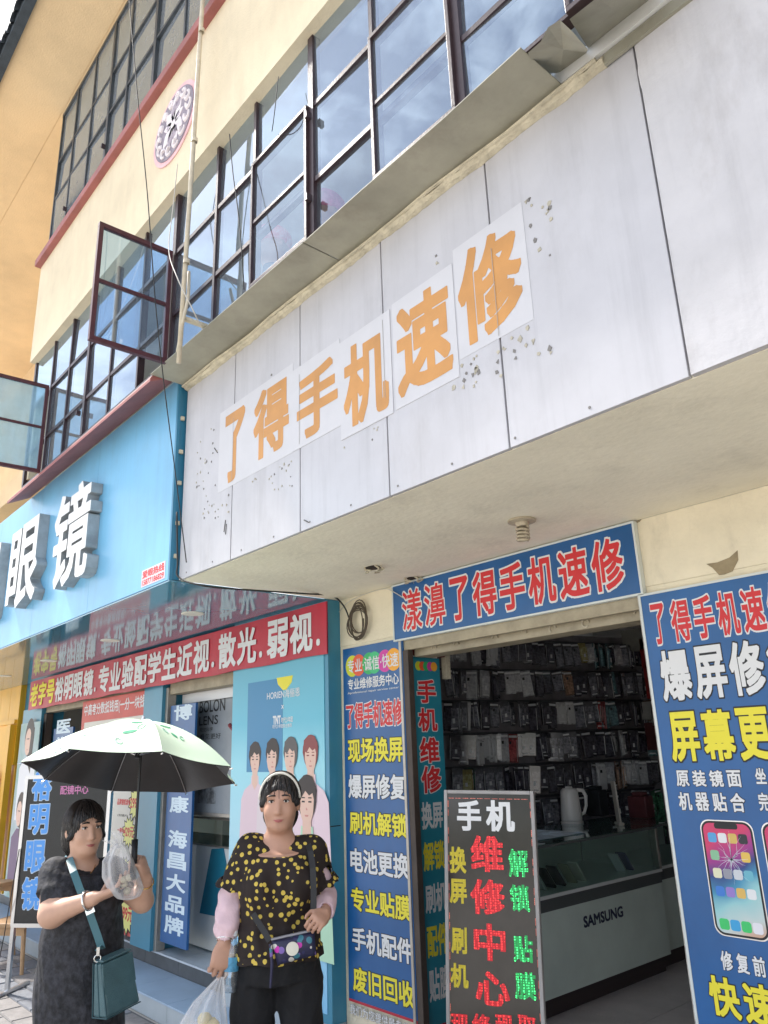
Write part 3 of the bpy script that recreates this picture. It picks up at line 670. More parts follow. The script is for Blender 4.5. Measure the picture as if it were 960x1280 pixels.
for i in range(13):
    x = -11.5+i*.6; a = min(x+.597, -3.991)
    if x > -4.1: break
    G().box(x, a, 2.715, 3.098, .1242, .136).build('tread_tile', stepb, ST, bevel=.002)
    G().box(x, a, 2.722, 2.7395, .003, .1240).build('riser_tile', steps, ST)
FL = tag(G().box(-11.5, -4.0, 3.12, 9, .0, .236).build('eyewear_shop_floor', stepd), kind='structure')
for i in range(13):
    x = -11.5+i*.6
    if x > -4.1: break
    G().box(x, min(x+.597, -4.005), 3.099, 3.1195, .137, .2362).build('riser_tile', stepd, FL)
    for j in range(4): G().box(x, min(x+.597, -4.005), 3.085+j*.6+(.0 if j == 0 else 0), 3.085+j*.6+.597, .2364, .250).build('floor_tile', tilew, FL)
F2 = tag(G().box(-3.989, 3.39, 3.0, 9, .0, .228).build('phone_shop_floor', stepd), kind='structure')
flm = mat('brown_grey_floor_tile', (.56, .51, .50), .35, .2, 4)
for i in range(6):
    for j in range(6):
        x = -3.985+i*.6; y = 3.0+j*.6; G().box(x, x+.596, y, y+.596, .229, .240).build('floor_tile', flm, F2)
# ================================================================ EYEWEAR SHOP
ey = empty('eyewear_shop_front', (-7, YW, 0), 'sky blue eyewear shop front with silver block characters, left of the phone shop', 'shop front')
eb = lambda name, m, *b, bevel=0, p=None: G().box(*b).build(name, m, p or ey, bevel=bevel)
EX0, EX1 = -12.6, -4.03
sx = [EX0, -11.4, -10.2, -9.0, -7.75, -6.52, -5.28, EX1]
for i in range(7):
    eb('fascia_panel', bluep, sx[i]+.0015, sx[i+1]-.0015, YB, YB+.02, 2.712, 3.99)
eb('fascia_frame', bluedk, EX0, -4.018, YB+.0205, YF+.03, 2.712, 3.99)
eb('side_panel', bluedk, -4.0295, -4.012, YB, YB+.0204, 2.708, 3.99)
g = G()
for z in (3.72, 3.5, 3.3, 3.05, 2.85): g.box(-4.0115, -3.998, YF-.03, YF-.008, z-.012, z+.012)
g.build('bracket', capm, ey)
for a, b in ((EX0, -10.2), (-10.2, -7.75), (-7.75, -5.6), (-5.6, -4.012)): eb('soffit_panel', soffblue, a+.0015, b-.0015, YB+.002, YW-.001, 2.700, 2.7075)
lampm = mat('downlight_face', (.82, .78, .66), .4)
for x, y in ((241, 767), (138, 800.5), (61, 826), (5, 845)):
    c = atz(x, y, 2.70)
    o = G().lathe([(0, -.004), (.060, -.004), (.066, -.006), (.078, -.004), (.080, 0), (.080, .001)], c-VZ*.0005, n=28).build('downlight', lampm, ey, smooth=False)
g = G(); g.tube([at(100, 842, 2.7), at(190, 790, 2.4), at(320, 735, 2.0)], .002, 4)
# block characters
def block(c, bx, parent):
    v, f, nz = glyphs(c, .020, .5)
    lo = v.min(0); hi = v.max(0); g = G()
    pts = [(bx[0]+(p[0]-lo[0])/(hi[0]-lo[0])*(bx[1]-bx[0]), YB-.001-(p[2]-lo[2])/(hi[2]-lo[2])*.082, bx[2]+(p[1]-lo[1])/(hi[1]-lo[1])*(bx[3]-bx[2])) for p in v]
    g.add(pts, f); g.m = [0 if k > .7 else 1 for k in nz]
    return g.build('block_character', [letface, letside], parent)
for i, (c, x0, x1) in enumerate((('镜', -5.88, -5.13), ('眼', -7.02, -6.24), ('明', -8.10, -7.38), ('裕', -9.25, -8.45))): block(c, (x0, x1, 2.945+.02*(i > 0), 3.685), ey)
x0, x1, z0, z1 = rect((178, 714), (206, 722.5), YB)
st = G().box(x0, x1, YB-.002, YB-.0003, z0, z1).build('hotline_sticker', mat('pale_pink_paper', (.78, .60, .62), .5), ey)
zm = z0+(z1-z0)*.42
text('爱眼热线', *frY(YB-.002), (x0+.01, x1-.01, zm+.006, z1-.006), [(.03, redpr, .0006)], st)
text('15877186829', *frY(YB-.002), (x0+.01, x1-.01, z0+.006, zm-.002), [(.03, redpr, .0006)], st)
# red banner under the soffit
bn = empty('red_banner', (-7.2, 3.07, 2.34), 'long red cloth banner with white characters stretched above the eyewear shop doors', 'banner')
BY = 2.975
bx = rect((38.5, 853), (409, 812), BY); bz0, bz1 = 2.345, 2.685
g = G(); n = 60
for i in range(n+1):
    x = bx[0]+(bx[1]-bx[0])*i/n
    for z in (bz0+.004*math.sin(i*.8), bz1): g.v.append((x, BY+.003*math.sin(i*1.1+z), z))
for i in range(n): g.f.append((2*i, 2*i+2, 2*i+3, 2*i+1)); g.m.append(0)
b_ = len(g.v); g.v += [(v[0], v[1]+.008, v[2]) for v in g.v[:b_]]
for i in range(n): g.f.append((b_+2*i, b_+2*i+1, b_+2*i+3, b_+2*i+2)); g.m.append(0)
g.build('cloth', redbanner, bn)
bt = '老字号裕明眼镜.专业验配学生近视.散光.弱视.'
adv = [(.42 if c == '.' else 1) for c in bt]; tot = sum(adv); u = bx[0]+.05; w = (bx[1]-bx[0]-.07)/tot
for c, a in zip(bt, adv):
    if c == '.': text('.', *frY(BY), (u+w*.10, u+w*.24, bz0+.06, bz0+.105), [(.03, white, .005)], bn, name='character')
    else: text(c, *frY(BY), (u+w*.04, u+w*.96, bz0+.035, bz1-.035), [(.030, yellow if u < bx[0]+.05+w*2.9 else white, .005)], bn, name='character')
    u += w*a
# piers, header, doors
P3 = (-5.205, -4.0); P2 = (-6.88, -6.50); P1 = (-10.45, -9.75)
eb('header', bluedk2, EX0, -4.0, YW+.002, YW+.2, 2.37, 2.699)
eb('pier', bluedk2, P3[0], -4.002, YP, YW+.25, .252, 2.699)
eb('pier', bluedk2, P2[0], P2[1], YP+.04, YW+.2, .252, 2.369)
eb('pier', bluedk2, P1[0], P1[1], YP+.04, YW+.2, .252, 2.369)
eb('base_block', steps, P3[0], -4.002, YP-.02, 3.098, .136, .251)
for x in (-4.0014,): eb('pier_joint', black, x-.0004, x+.0004, YP+.001, YW-.02, 1.30, 1.306)
# tall poster on the pier
ps = empty('boy_band_poster', (-4.6, YP, .3), 'tall pale blue lens poster with five young men on the pier beside the doorway', 'poster')
pz = lambda f: .30+(2.36-.30)*f
pw0, pw1 = P3[0]+.005, -4.045
grad = bpy.data.materials.new('pale_blue_poster_print'); grad.use_nodes = True; n_ = grad.node_tree.nodes; l_ = grad.node_tree.links
t = n_.new('ShaderNodeTexCoord'); sp_ = n_.new('ShaderNodeSeparateXYZ'); rmp = n_.new('ShaderNodeValToRGB'); mr = n_.new('ShaderNodeMapRange'); mr.inputs[1].default_value = 0; mr.inputs[2].default_value = 2.06
cr = rmp.color_ramp; cr.elements[0].color = (.22, .52, .78, 1); cr.elements[1].position = 1; cr.elements[1].color = (.12, .42, .55, 1)
for p_, c_ in ((.45, (.40, .68, .78)), (.66, (.30, .66, .76)), (.80, (.12, .48, .62))): e = cr.elements.new(p_); e.color = (*c_, 1)
l_.new(t.outputs['Object'], sp_.inputs[0]); l_.new(sp_.outputs[2], mr.inputs[0]); l_.new(mr.outputs[0], rmp.inputs[0]); l_.new(rmp.outputs[0], n_['Principled BSDF'].inputs['Base Color']); n_['Principled BSDF'].inputs['Roughness'].default_value = .4
G().box(pw0, pw1, YP-.004, YP-.0004, .30, 2.36).build('sheet', grad, ps)
FO = Vector((0, YP-.004, 0))
g = G(); g.obox(FO, VX, VZ, -VY, -4.98, -4.52, 1.62, 2.24, .0003, .001); g.build('blue_panel', mat('blue_panel_print', (.03, .22, .42), .4), ps)
c = at(356, 852, YP-.004); g = G(); g.prism([(c.x-.10, 2.245), (c.x-.085, 2.20), (c.x-.02, 2.155), (c.x+.02, 2.155), (c.x+.085, 2.20), (c.x+.10, 2.245)], FO, VX, VZ, -VY, .001, .0016); g.build('yellow_shape', yellow, ps)
Yp = YP-.004
ftext('HORIEN海俪恩', (334, 864.7), (375, 870), Yp, [(.008, white, .0016)], ps)
ftext('×', (352, 881), (355, 886), Yp, [(.006, white, .0016)], ps)
ftext('TNT', (341.4, 895), (351, 905), Yp, [(.05, white, .0016)], ps)
ftext('时代少年团', (352, 896.5), (366, 902.5), Yp, [(.02, white, .0016)], ps)
ftext('时代少年团联合推荐', (341, 906), (365, 909), Yp, [(.01, white, .0016)], ps)
pskin = mat('printed_skin', (.75, .50, .40), .5); phair = mat('printed_dark_hair', (.03, .02, .02), .5); pred = mat('printed_red_hair', (.25, .05, .05), .5)
pcl = [mat('printed_cloth_%d' % i, c, .5) for i, c in enumerate(((.72, .55, .60), (.70, .60, .62), (.45, .62, .66), (.78, .60, .66), (.45, .70, .50)))]
def printed_man(px_, py_, s, hair, cl, off, turn=0):
    c = at(px_, py_, Yp); g = G(); o = Vector((c.x, Yp, c.z))
    q = lambda pts, d, k: g.prism([(a*s, b*s) for a, b in pts], o, VX, VZ, -VY, .0005+off+d, .0008+off+d, k)
    q([(-.045, -.10), (-.05, -.15), (-.13, -.19), (-.17, -.25), (-.19, -.62), (.19, -.62), (.17, -.25), (.13, -.19), (.05, -.15), (.045, -.10)], 0, 2)
    q([(-.032, -.05), (-.034, -.15), (0, -.19), (.034, -.15), (.032, -.05)], .0004, 0)
    e = [(.068*math.cos(a*.314)*(1 if math.sin(a*.314) > 0 else .9), .088*math.sin(a*.314)) for a in range(20)]
    q([(x*1.18, y*1.12+.022) for x, y in e], .0006, 1)
    q([(x*.86+turn*.01, y*.95-.012) for x, y in e], .0010, 0)
    q([(-.072, .03), (-.066, .09), (-.02, .118), (.04, .112), (.072, .07), (.072, .0), (.055, .045), (.02, .03), (-.01, .05), (-.04, .02), (-.06, .03), (-.066, -.02)], .0014, 1)
    for sx_ in (-1, 1):
        q([(sx_*.026-.012+turn*.01, .0), (sx_*.026+.012+turn*.01, .0), (sx_*.026+.012+turn*.01, .007), (sx_*.026-.012+turn*.01, .007)], .0016, 1)
        q([(sx_*.026-.014+turn*.01, .018), (sx_*.026+.014+turn*.01, .018), (sx_*.026+.012+turn*.01, .023), (sx_*.026-.012+turn*.01, .023)], .0016, 1)
    q([(-.016, -.052), (.016, -.052), (.01, -.060), (-.01, -.060)], .0016, 3)
    q([(-.004, -.02), (.008, -.03), (.002, -.034), (-.006, -.03)], .0016, 3)
    g.build('printed_man', [pskin, hair, cl, mat('printed_lips', (.6, .25, .22), .5)], ps)
printed_man(319, 950, 1.05, phair, pcl[0], .0); printed_man(341, 947, 1.08, phair, pcl[1], .001, -1); printed_man(364, 946, 1.08, mat('printed_grey_hair', (.10, .09, .09), .5), pcl[2], .003, -1); printed_man(389, 945, 1.10, pred, pcl[3], .004)
printed_man(385, 1003, 1.4, phair, pcl[4], .009)
g = G(); c = at(390, 1168, Yp); g.obox(Vector((c.x, Yp, c.z)), VX, VZ, -VY, -.09, .10, -.04, .16, .011, .012); g.build('yellow_shape', yellow, ps)
# doorway 2: frame, open glazed door, hanging blue board, dark room with a lens poster and glass counter
eb('door_post', alu, P2[1]+.002, P2[1]+.045, YW-.03, YW+.05, .252, 2.33, bevel=.003)
eb('shutter_box', rollm, P2[1]+.046, P3[0]-.002, YW-.012, YW+.1, 2.27, 2.367, bevel=.004)
eb('shutter_box', rollm, P1[1]+.002, P2[0]-.002, YW-.012, YW+.1, 2.30, 2.367, bevel=.004)
wl = eb('valance', mat('white_valance', (.72, .73, .74), .5), P2[1]+.046, P3[0]-.002, YW+.110, YW+.118, 2.19, 2.269)
def strip_sign(x0, x1, z0, z1, Y, s, lab, ch_h, xpad=.06, mt=bluesign):
    o = empty('strip_sign', ((x0+x1)/2, Y, z0), lab, 'sign'); G().box(x0, x1, Y, Y+.02, z0, z1).build('board', mt, o)
    z = z1-.10
    for c in s:
        if c != ' ': text(c, *frY(Y), (x0+xpad, x1-xpad, z-ch_h*.86, z), [(.028, mat('pale_blue_white_print', (.62, .74, .82), .5), .001)], o, name='character')
        z -= ch_h
    return o
ys = 3.09
x0 = at(207, 1000, ys).x; x1 = at(240, 1000, ys).x
zc = lambda y: at(222, y, ys).z
o = empty('strip_sign', ((x0+x1)/2, ys, .33), 'narrow blue vertical sign with white characters in the right doorway of the eyewear shop', 'sign')
G().box(x0+.02, x1, ys, ys+.02, .33, 2.17).build('board', bluesign, o)
pbw = mat('pale_blue_white_print', (.62, .74, .82), .5)
for c, y0, y1 in (('博', 882, 901), ('士', 912, 929), ('伦', 941, 958), ('卫', 968, 985), ('康', 995, 1016), ('海', 1038, 1060), ('昌', 1066, 1087), ('大', 1093, 1115), ('品', 1121, 1142), ('牌', 1147, 1170)):
    text(c, *frY(ys), (x0+.085, x1-.055, zc(y1), zc(y0)), [(.030, pbw, .001)], o, name='character')
o = empty('strip_sign', (-9.3, 3.09, .33), 'narrow blue vertical sign in the left doorway of the eyewear shop, mostly behind the umbrella', 'sign')
x0 = at(64, 950, ys).x; x1 = at(88, 950, ys).x
G().box(x0, x1, ys, ys+.02, .33, 2.10).build('board', bluesign, o)
zc = lambda y: at(76, y, ys).z
for c, y0, y1 in (('医', 900, 917), ('学', 921, 938), ('验', 943, 960), ('光', 965, 982)): text(c, *frY(ys), (x0+.09, x1-.08, zc(y1), zc(y0)), [(.030, pbw, .001)], o, name='character')
eb('door_post', darkwood, P1[1]+.002, P1[1]+.09, YW-.03, YW+.05, .252, 2.29, bevel=.003)
# rooms behind
g = G(); g.box(EX0, -5.1, 6.2, 6.3, .25, 2.7); g.box(-5.1, -5.0, 3.36, 6.2, .25, 2.7); g.box(EX0, -4.2, YW+.21, 6.3, 2.701, 2.75); g.box(EX0-.1, EX0, YW+.2, 6.3, .25, 2.7)
g.build('interior_wall', mat('eyewear_room_wall', (.78, .80, .80), .7), ey)
sg = empty('sliding_glass_door', (-7.2, YW+.32, .25), 'dark glass door panel carrying black poster lettering in the right eyewear doorway', 'glass door')
gx0 = at(212, 950, YW+.14).x; gx1 = -5.21
G().box(gx0, gx1, YW+.14, YW+.148, 1.30, 2.262).build('poster_panel', mat('grey_poster_print', (.26, .29, .32), .35, .2, 3), sg)
G().box(gx0, gx1, YW+.135, YW+.153, 1.275, 1.2995).build('bottom_rail', alu, sg)

yq = YW+.14
ftext('BOLON', (250, 877), (281.5, 888), yq, [(.012, black, .0015)], sg); ftext('LENS', (249.5, 896), (272.5, 905), yq, [(.012, black, .0015)], sg)
ftext('视觉科学', (250, 910), (266, 914), yq, [(.0, black, .0015)], sg); ftext('看见更好', (250, 918), (276, 923), yq, [(.0, black, .0015)], sg)
g = G(); c = at(297, 915, yq); g.tube([(c.x-.12, yq-.004, c.z+.06), (c.x-.02, yq-.004, c.z), (c.x+.02, yq-.004, c.z-.12)], .018, 6); g.build('red_mark', mat('dull_red_print', (.25, .04, .05), .5), sg)
c = at(258, 985, yq); G().obox(Vector((c.x, yq, c.z)), VX, VZ, -VY, -.14, .16, -.12, .20, .0005, .0015).build('picture', mat('grey_picture_print', (.22, .24, .26), .5, .85, 14), sg)
# glass counter
gc = empty('display_counter', (-6.2, 4.2, .25), 'white and glass display counter with a teal wedge on its front inside the eyewear shop', 'counter')
cx0, cx1, cy0, cy1 = -7.9, -5.215, YW+.27, YW+.75
cm = mat('counter_white', (.80, .82, .80), .35, .1, 3)
G().box(cx0, cx1, cy0, cy1, .26, 1.02).build('base', cm, gc, bevel=.004)
TW = [at(x, y, cy0) for x, y in ((251, 1141), (296, 1150), (280, 1060), (266, 1061))]
G().prism([(p.x, max(.27, p.z)) for p in TW], Vector((0, cy0, 0)), VX, VZ, -VY, .001, .012).build('teal_wedge', mat('teal_panel', (.02, .20, .30), .4), gc)
G().box(cx0, cx1, cy0-.004, cy1, 1.021, 1.035).build('shelf', alu, gc)
for q in (((cx0, cy0, 1.035), (cx1, cy0, 1.035), (cx1, cy0, 1.24), (cx0, cy0, 1.24)), ((cx0, cy0, 1.24), (cx1, cy0, 1.24), (cx1, cy1, 1.24), (cx0, cy1, 1.24))): G().quad(*q).build('glass_pane', caseg, gc)
g = G(); g.box(cx0, cx1, cy0-.008, cy0+.008, 1.232, 1.248); g.build('glass_rail', alu, gc)
c = Vector((-5.62, cy0+.06, 1.247))
lf = empty('leaflet_holder', c, 'white and blue leaflet card standing on the eyewear glass counter', 'leaflet')
G().obox(c, VX, (VZ+VY*.25).normalized(), -VY, -.12, .16, 0, .22, 0, .006).build('card', paper, lf)
G().obox(c, VX, (VZ+VY*.25).normalized(), -VY, -.10, .14, .04, .11, .0065, .0075).build('blue_print', bluechar, lf)
bxo = G().box(-6.05, -5.85, YW+.40, YW+.58, 1.036, 1.09).build('brown_tray', wood, None, bevel=.004); tag(bxo, 'small brown tray inside the glass of the eyewear counter', 'tray')
# red notice board between the doorways
rx0 = at(103, 890, 3.05).x; rx1 = at(187, 862, 3.05).x; rz1 = at(187, 862, 3.05).z; rz0 = .30
nb = empty('notice_poster', ((rx0+rx1)/2, 3.05, rz0), 'red and white price notice covering the left eyewear door behind the umbrella', 'poster')
G().box(rx0, rx1, 3.05, 3.065, rz0, rz1).build('red_sheet', mat('faded_red_sheet', (.62, .10, .08), .5, .15, 5), nb)
hh = rz1-.20
text('中高考分数抵钱用(一分一块钱)', *frY(3.05), (rx0+.06, rx1-.05, hh+.03, rz1-.035), [(.02, white, .0015)], nb)
G().box(rx0+.10, rx1-.08, 3.044, 3.0495, rz0+.12, hh-.02).build('white_sheet', mat('cream_sheet', (.74, .70, .62), .6, .06, 4), nb)
so_ = Vector((0, 3.044, 0)); g = G(); cc = ((rx0+rx1)/2+.05, hh-.20)
for k in range(28):
    a = k*2*math.pi/28; b = (k+1)*2*math.pi/28; g.add([so_+VX*(cc[0]+r*math.cos(t))+VZ*(cc[1]+r*math.sin(t))-VY*.001 for r, t in ((.15, a), (.15, b), (.12, b), (.12, a))], [(0, 1, 2, 3)])
g.build('red_ring', redpr, nb)
text('惠', *frY(3.044), (cc[0]-.08, cc[0]+.08, cc[1]-.08, cc[1]+.08), [(.03, redpr, .001)], nb, name='character')
def burst(px_, py_, r, s):
    c = at(px_, py_, 3.044); g = G(); k = 13
    pts = lambda f: [((r if i % 2 == 0 else r*.72)*f*math.cos(i*math.pi/k), (r if i % 2 == 0 else r*.72)*f*.95*math.sin(i*math.pi/k)) for i in range(2*k)]
    g.prism(pts(1), Vector((c.x, 3.044, c.z)), VX, VZ, -VY, .0005, .001, 0); g.prism(pts(.86), Vector((c.x, 3.044, c.z)), VX, VZ, -VY, .001, .0018, 1)
    o = g.build('price_burst', [black, mat('pale_yellow_print', (.80, .78, .25), .5)], nb)
    text(s, *frY(3.044), (c.x-r*.7, c.x+r*.7, c.z-r*.3, c.z+r*.3), [(.03, redpr, .0025)], nb)
ftext('品牌镜框套餐', (147, 998), (163, 1007), 3.044, [(.03, redpr, .001)], nb); burst(170, 1004, .17, '299元')
ftext('(含镜片)', (147, 1017), (160, 1022), 3.044, [(.01, black, .001)], nb)
ftext('一副第一', (147, 1034), (158, 1042), 3.044, [(.03, redpr, .001)], nb); burst(161, 1040, .15, '429元')
burst(158, 1142, .19, '499元'); burst(156, 1090, .14, '399元')
# portrait poster at the far left, yellow neighbour, magazines
pp_ = empty('portrait_poster', (-10.9, 3.0, .3), 'narrow portrait poster at the far left edge beside the yellow shop', 'poster')
qx0, qx1 = at(17, 1000, 3.0).x, at(41, 1000, 3.0).x
G().box(qx0, qx1, 3.0, 3.01, .28, 2.20).build('sheet', mat('poster_pale_ground', (.45, .52, .55), .5, .5, 2, col2=(.20, .38, .34)), pp_)
def simple_portrait(cx, cz, s, cloth, parent, Y):
    g = G(); o = Vector((cx, Y, cz)); q = lambda pts, d, k: g.prism([(a*s, b*s) for a, b in pts], o, VX, VZ, -VY, .0005+d, .0008+d, k)
    q([(-.2, -.7), (-.2, -.25), (-.06, -.16), (.1, -.16), (.24, -.25), (.3, -.7)], 0, 2)
    e = [(math.cos(a*.314), math.sin(a*.314)) for a in range(20)]
    q([(x*.13+.01, y*.17+.02) for x, y in e], .0004, 1); q([(x*.085-.02, y*.12-.02) for x, y in e], .0008, 0); q([(.03, -.22), (.12, -.3), (.14, .1), (.05, .12)], .001, 1)
    q([(-.06, 0), (-.04, 0), (-.04, .012), (-.06, .012)], .0014, 1); q([(-.02, 0), (.01, 0), (.01, .012), (-.02, .012)], .0014, 1); q([(-.04, -.085), (-.005, -.085), (-.02, -.1)], .0014, 3)
    g.build('printed_portrait', [pskin, phair, cloth, mat('printed_lips', (.6, .25, .22), .5)], parent)
simple_portrait((qx0+qx1)/2, at(30, 925, 3.0).z, 1.3, mat('printed_white_cloth', (.75, .75, .78), .5), pp_, 3.0)
simple_portrait((qx0+qx1)/2-.05, at(28, 1015, 2.995).z, 1.15, mat('printed_purple_cloth', (.12, .06, .16), .5), pp_, 2.995)
ym = mat('yellow_shop_panel', (.80, .42, .02), .45, .15, 2)
ns = empty('yellow_shop_front', (-12.2, 3.0, 0), 'yellow panelled neighbour shop front at the far left edge', 'shop front')
for i in range(6):
    a = -10.62-(i+1)*.42; G().box(a+.004, a+.416, 3.03+.0*i, 3.06, 1.72, 2.699).build('yellow_panel', ym, ns)
G().box(-13.2, -10.63, 3.061, 3.2, .25, 2.699).build('wall', ym, ns)
g = G(); g.box(-12.6, -10.66, 3.0, 3.029, 2.22, 2.27); g.build('rail', ym, ns); G().box(-10.80, -10.66, 2.96, 3.028, .25, 2.21).build('post', ym, ns)
mg = empty('magazine_rack', (-11.2, 2.9, .8), 'yellow magazine rack with colourful covers at the far left edge', 'rack')
G().obox(Vector((-11.35, 2.8, .9)), VX, (VZ+VY*.15).normalized(), -VY, -.5, .35, 0, .75, 0, .02).build('rack_board', ym, mg)
for i in range(2):
    for j in range(3): G().obox(Vector((-11.35, 2.8, .9)), VX, (VZ+VY*.15).normalized(), -VY, -.42+i*.38, -.10+i*.38, .04+j*.24, .25+j*.24, .021, .035).build('magazine', mat('magazine_%d' % ((i+j) % 3), ((.6, .08, .05), (.7, .6, .3), (.12, .18, .3))[(i+j) % 3], .3, .6, 20), mg)
# ---------------------------------------------------------------- easel board in front of the eyewear shop
def frame3(tl, tr, bl, d, dl):
    a = atd(*tl, d); return a
o = atz(38, 1205, .06) if False else None
b0 = Vector(atz(8, 1241, .014))        # foot of the left pole
u = Vector((CR.x, CR.y, 0)).normalized(); u = (u*math.cos(R(12))-Vector((CF.x, CF.y, 0)).normalized()*math.sin(R(12))).normalized()
nrm = Vector((u.y, -u.x, 0)); tp = atd(37, 955, 1); tp = O0+(tp-O0)
# the pole leans back: the point on the ray through its top that makes it 1.62 m long
best = min((abs((O0+ray(37, 955)*(2.5+k*.01)-b0).length-1.62), k) for k in range(1200) if (O0+ray(37, 955)*(2.5+k*.01)-b0).dot(nrm) < 0)[1]
up = (O0+ray(37, 955)*(2.5+best*.01)-b0).normalized(); u = (u-up*u.dot(up)).normalized(); nn = u.cross(up).normalized()
nn = nn if nn.dot(nrm) > 0 else -nn
def vfor(y, uu=.2):
    def fy(v): p = b0+u*uu+up*v-O0; return 640+FPX*p.dot(CD)/p.dot(CF)
    lo_, hi_ = 0., 2.
    for _ in range(40):
        m_ = (lo_+hi_)/2
        if fy(m_) > y: lo_ = m_
        else: hi_ = m_
    return lo_
ez = empty('menu_board', b0, 'black menu board with large blue characters on an easel behind the umbrella woman', 'sign')
V0 = vfor(1153, .0); BH = 1.62-V0-.03; bo = b0+up*V0
G().obox(bo, u, up, nn, .03, .78, 0, BH, .01, .035).build('board', boardblk, ez, bevel=.004)
g = G(); g.obox(bo, u, up, nn, .0, .03, -.02, BH+.03, 0, .04); g.obox(bo, u, up, nn, .78, .81, -.02, BH+.03, 0, .04); g.obox(bo, u, up, nn, .03, .78, BH, BH+.03, 0, .04); g.obox(bo, u, up, nn, .03, .78, -.03, 0, 0, .04); g.build('frame', chrom, ez)
for c, y0, y1 in (('裕', 965, 1000), ('明', 1005, 1042), ('眼', 1050, 1090), ('镜', 1096, 1136)):
    text(c, bo, u, up, nn, (.075, .255, vfor(y1, .16)-V0, vfor(y0, .16)-V0), [(.058, mat('pale_outline_print', (.5, .62, .75), .4), .036), (.030, bluechar, .037)], ez, name='character')
text('配镜中心', bo, u, up, nn, (.34, .60, BH-.13, BH-.06), [(.02, mat('pink_lettering', (.6, .2, .4), .4), .036)], ez)
for pa in (.015, .795): g = G(); g.obox(b0, u, up, nn, pa-.015, pa+.015, .0, V0-.021, 0, .03); g.build('leg', chrom, ez)
fh = Vector((nn.x, nn.y, 0)).normalized()
for pa in (0, .78): g = G(); g.obox(b0, u, fh, VZ, pa, pa+.03, -.25, .16, -.0, .022); g.build('foot', chrom, ez)
g = G(); g.tube([bo+u*.02+up*.55+nn*.05, bo+u*.01+up*.2+nn*.08, bo-u*.06+up*-.1+nn*.02, bo-u*.1-up*.3], .004, 5); g.build('cable', wirem, ez)
# wooden stools by the board
def stool(loc, rz, h, label, w=.36, back=False):
    o = empty('wooden_stool', loc, label, 'stool', 'wooden stools behind the menu board'); L_ = Vector(loc); ux = Vector((math.cos(rz), math.sin(rz), 0)); uy = Vector((-ux.y, ux.x, 0))
    G().obox(L_, ux, uy, VZ, -w/2, w/2, -w/2, w/2, h-.035, h).build('seat', wood, o, bevel=.006)
    for a in (-1, 1):
        for b in (-1, 1):
            g = G(); g.tube([L_+ux*a*w*.36+uy*b*w*.36+VZ*(h-.036), L_+ux*a*w*.52+uy*b*w*.52], [.022, .016], 8); g.build('leg', wood, o)
    g = G(); g.obox(L_, ux, uy, VZ, -w*.42, w*.42, -w*.43, -w*.40, h-.1, h-.036); g.obox(L_, ux, uy, VZ, -w*.42, w*.42, w*.40, w*.43, h-.1, h-.036); g.build('apron', wood, o)
p = atz(44, 1205, .0); stool((-7.95, 2.47, 0), .65, .40, 'low pale wooden stool standing behind the black menu board', .42)
p = atz(2, 1200, 0); stool((-8.55, 2.35, 0), .5, .66, 'taller pale wooden stool at the left picture edge beside the menu board', .36)
# ================================================================ PHONE SHOP INSIDE
g = G(); g.box(-4.85, -4.75, YW+.23, 7.6, .24, 2.7); g.box(-4.75, 3.4, 7.5, 7.6, .24, 2.7); g.box(-.35, -.25, YW+.23, 7.5, .24, 2.7)
g.build('interior_wall', mat('phone_room_wall', (.84, .82, .78), .8, .1, 3), front)
G().box(-4.85, 3.4, YW+.221, 7.6, 2.761, 2.82).build('interior_ceiling', inwall, front)
# side partition with the teal sign
ts = empty('repair_sign', (-3.46, 3.35, .3), 'narrow teal vertical repair sign with red and white characters just inside the doorway', 'sign')
TX = -3.387
pa = atx(515, 821, TX); pb = atx(550, 826, TX); tz1 = pa.z; ty0, ty1 = pa.y, atx(553, 900, TX).y
G().box(TX-.015, TX, max(ty0, YW+.032), ty1, .26, tz1).build('board', tealsign, ts)
fo = Vector((TX, 0, 0))
def tx(s, a, b, lay, nm='character'):
    p = atx(a[0], a[1], TX); q = atx(b[0], b[1], TX); text(s, fo, VY, VZ, VX, (p.y, q.y, q.z, p.z), lay, ts, name=nm)
RD = [(.060, white, .001), (.028, redpr, .002)]
tx('手', (520.5, 849), (545.4, 879), RD); tx('机', (522, 885), (547, 914), RD); tx('维', (524, 922), (549.6, 953), RD); tx('修', (526, 958), (552, 990), RD)
for s, y0, y1, yel in (('换屏', 1003, 1033, 0), ('解锁', 1053, 1084, 1), ('刷机', 1106, 1136, 0), ('配件', 1158, 1190, 1), ('贴膜', 1212, 1244, 0)):
    x = 526+(y0-1003)*.045; tx(s, (x, y0), (x+28, y1+1), [(.03, yellow if yel else white, .0015)], 'lettering')
g = G(); q = atx(535, 833, TX)
for i, c in enumerate((cols[0], cols[1], cols[2], cols[4], cols[5])):
    y = ty0+.05+(ty1-ty0-.10)*i/4; g.add(disc(Vector((TX, 0, 0)), VY, VZ, VX, (y, q.z), .028, .028, .0008+.0002*i, 16), [tuple(range(16))], i)
g.build('colour_dots', [mat('dot_colour_%d' % i, (1, 1, 1)) for i in (0, 1, 2, 4, 5)], ts)
G().box(TX-.0, TX+.0015, ty0, ty1, .26, .33).build('red_strip', redbanner, ts)
RY = ty1
rb = empty('red_display_box', (-3.45, 3.5, 2.28), 'dark red box with a pale frame above the teal sign', 'box')
G().box(-3.46, -3.392, YW+.05, ty1+.06, tz1+.012, tz1+.10).build('box_body', mat('dark_red_card', (.16, .02, .02), .5), rb, bevel=.004)
g = G(); g.box(-3.43, -3.39, ty1+.062, ty1+.10, tz1-.12, tz1+.13); g.box(-3.43, -3.39, YW+.05, ty1+.0615, tz1+.105, tz1+.125); g.build('box_frame', capm, rb)
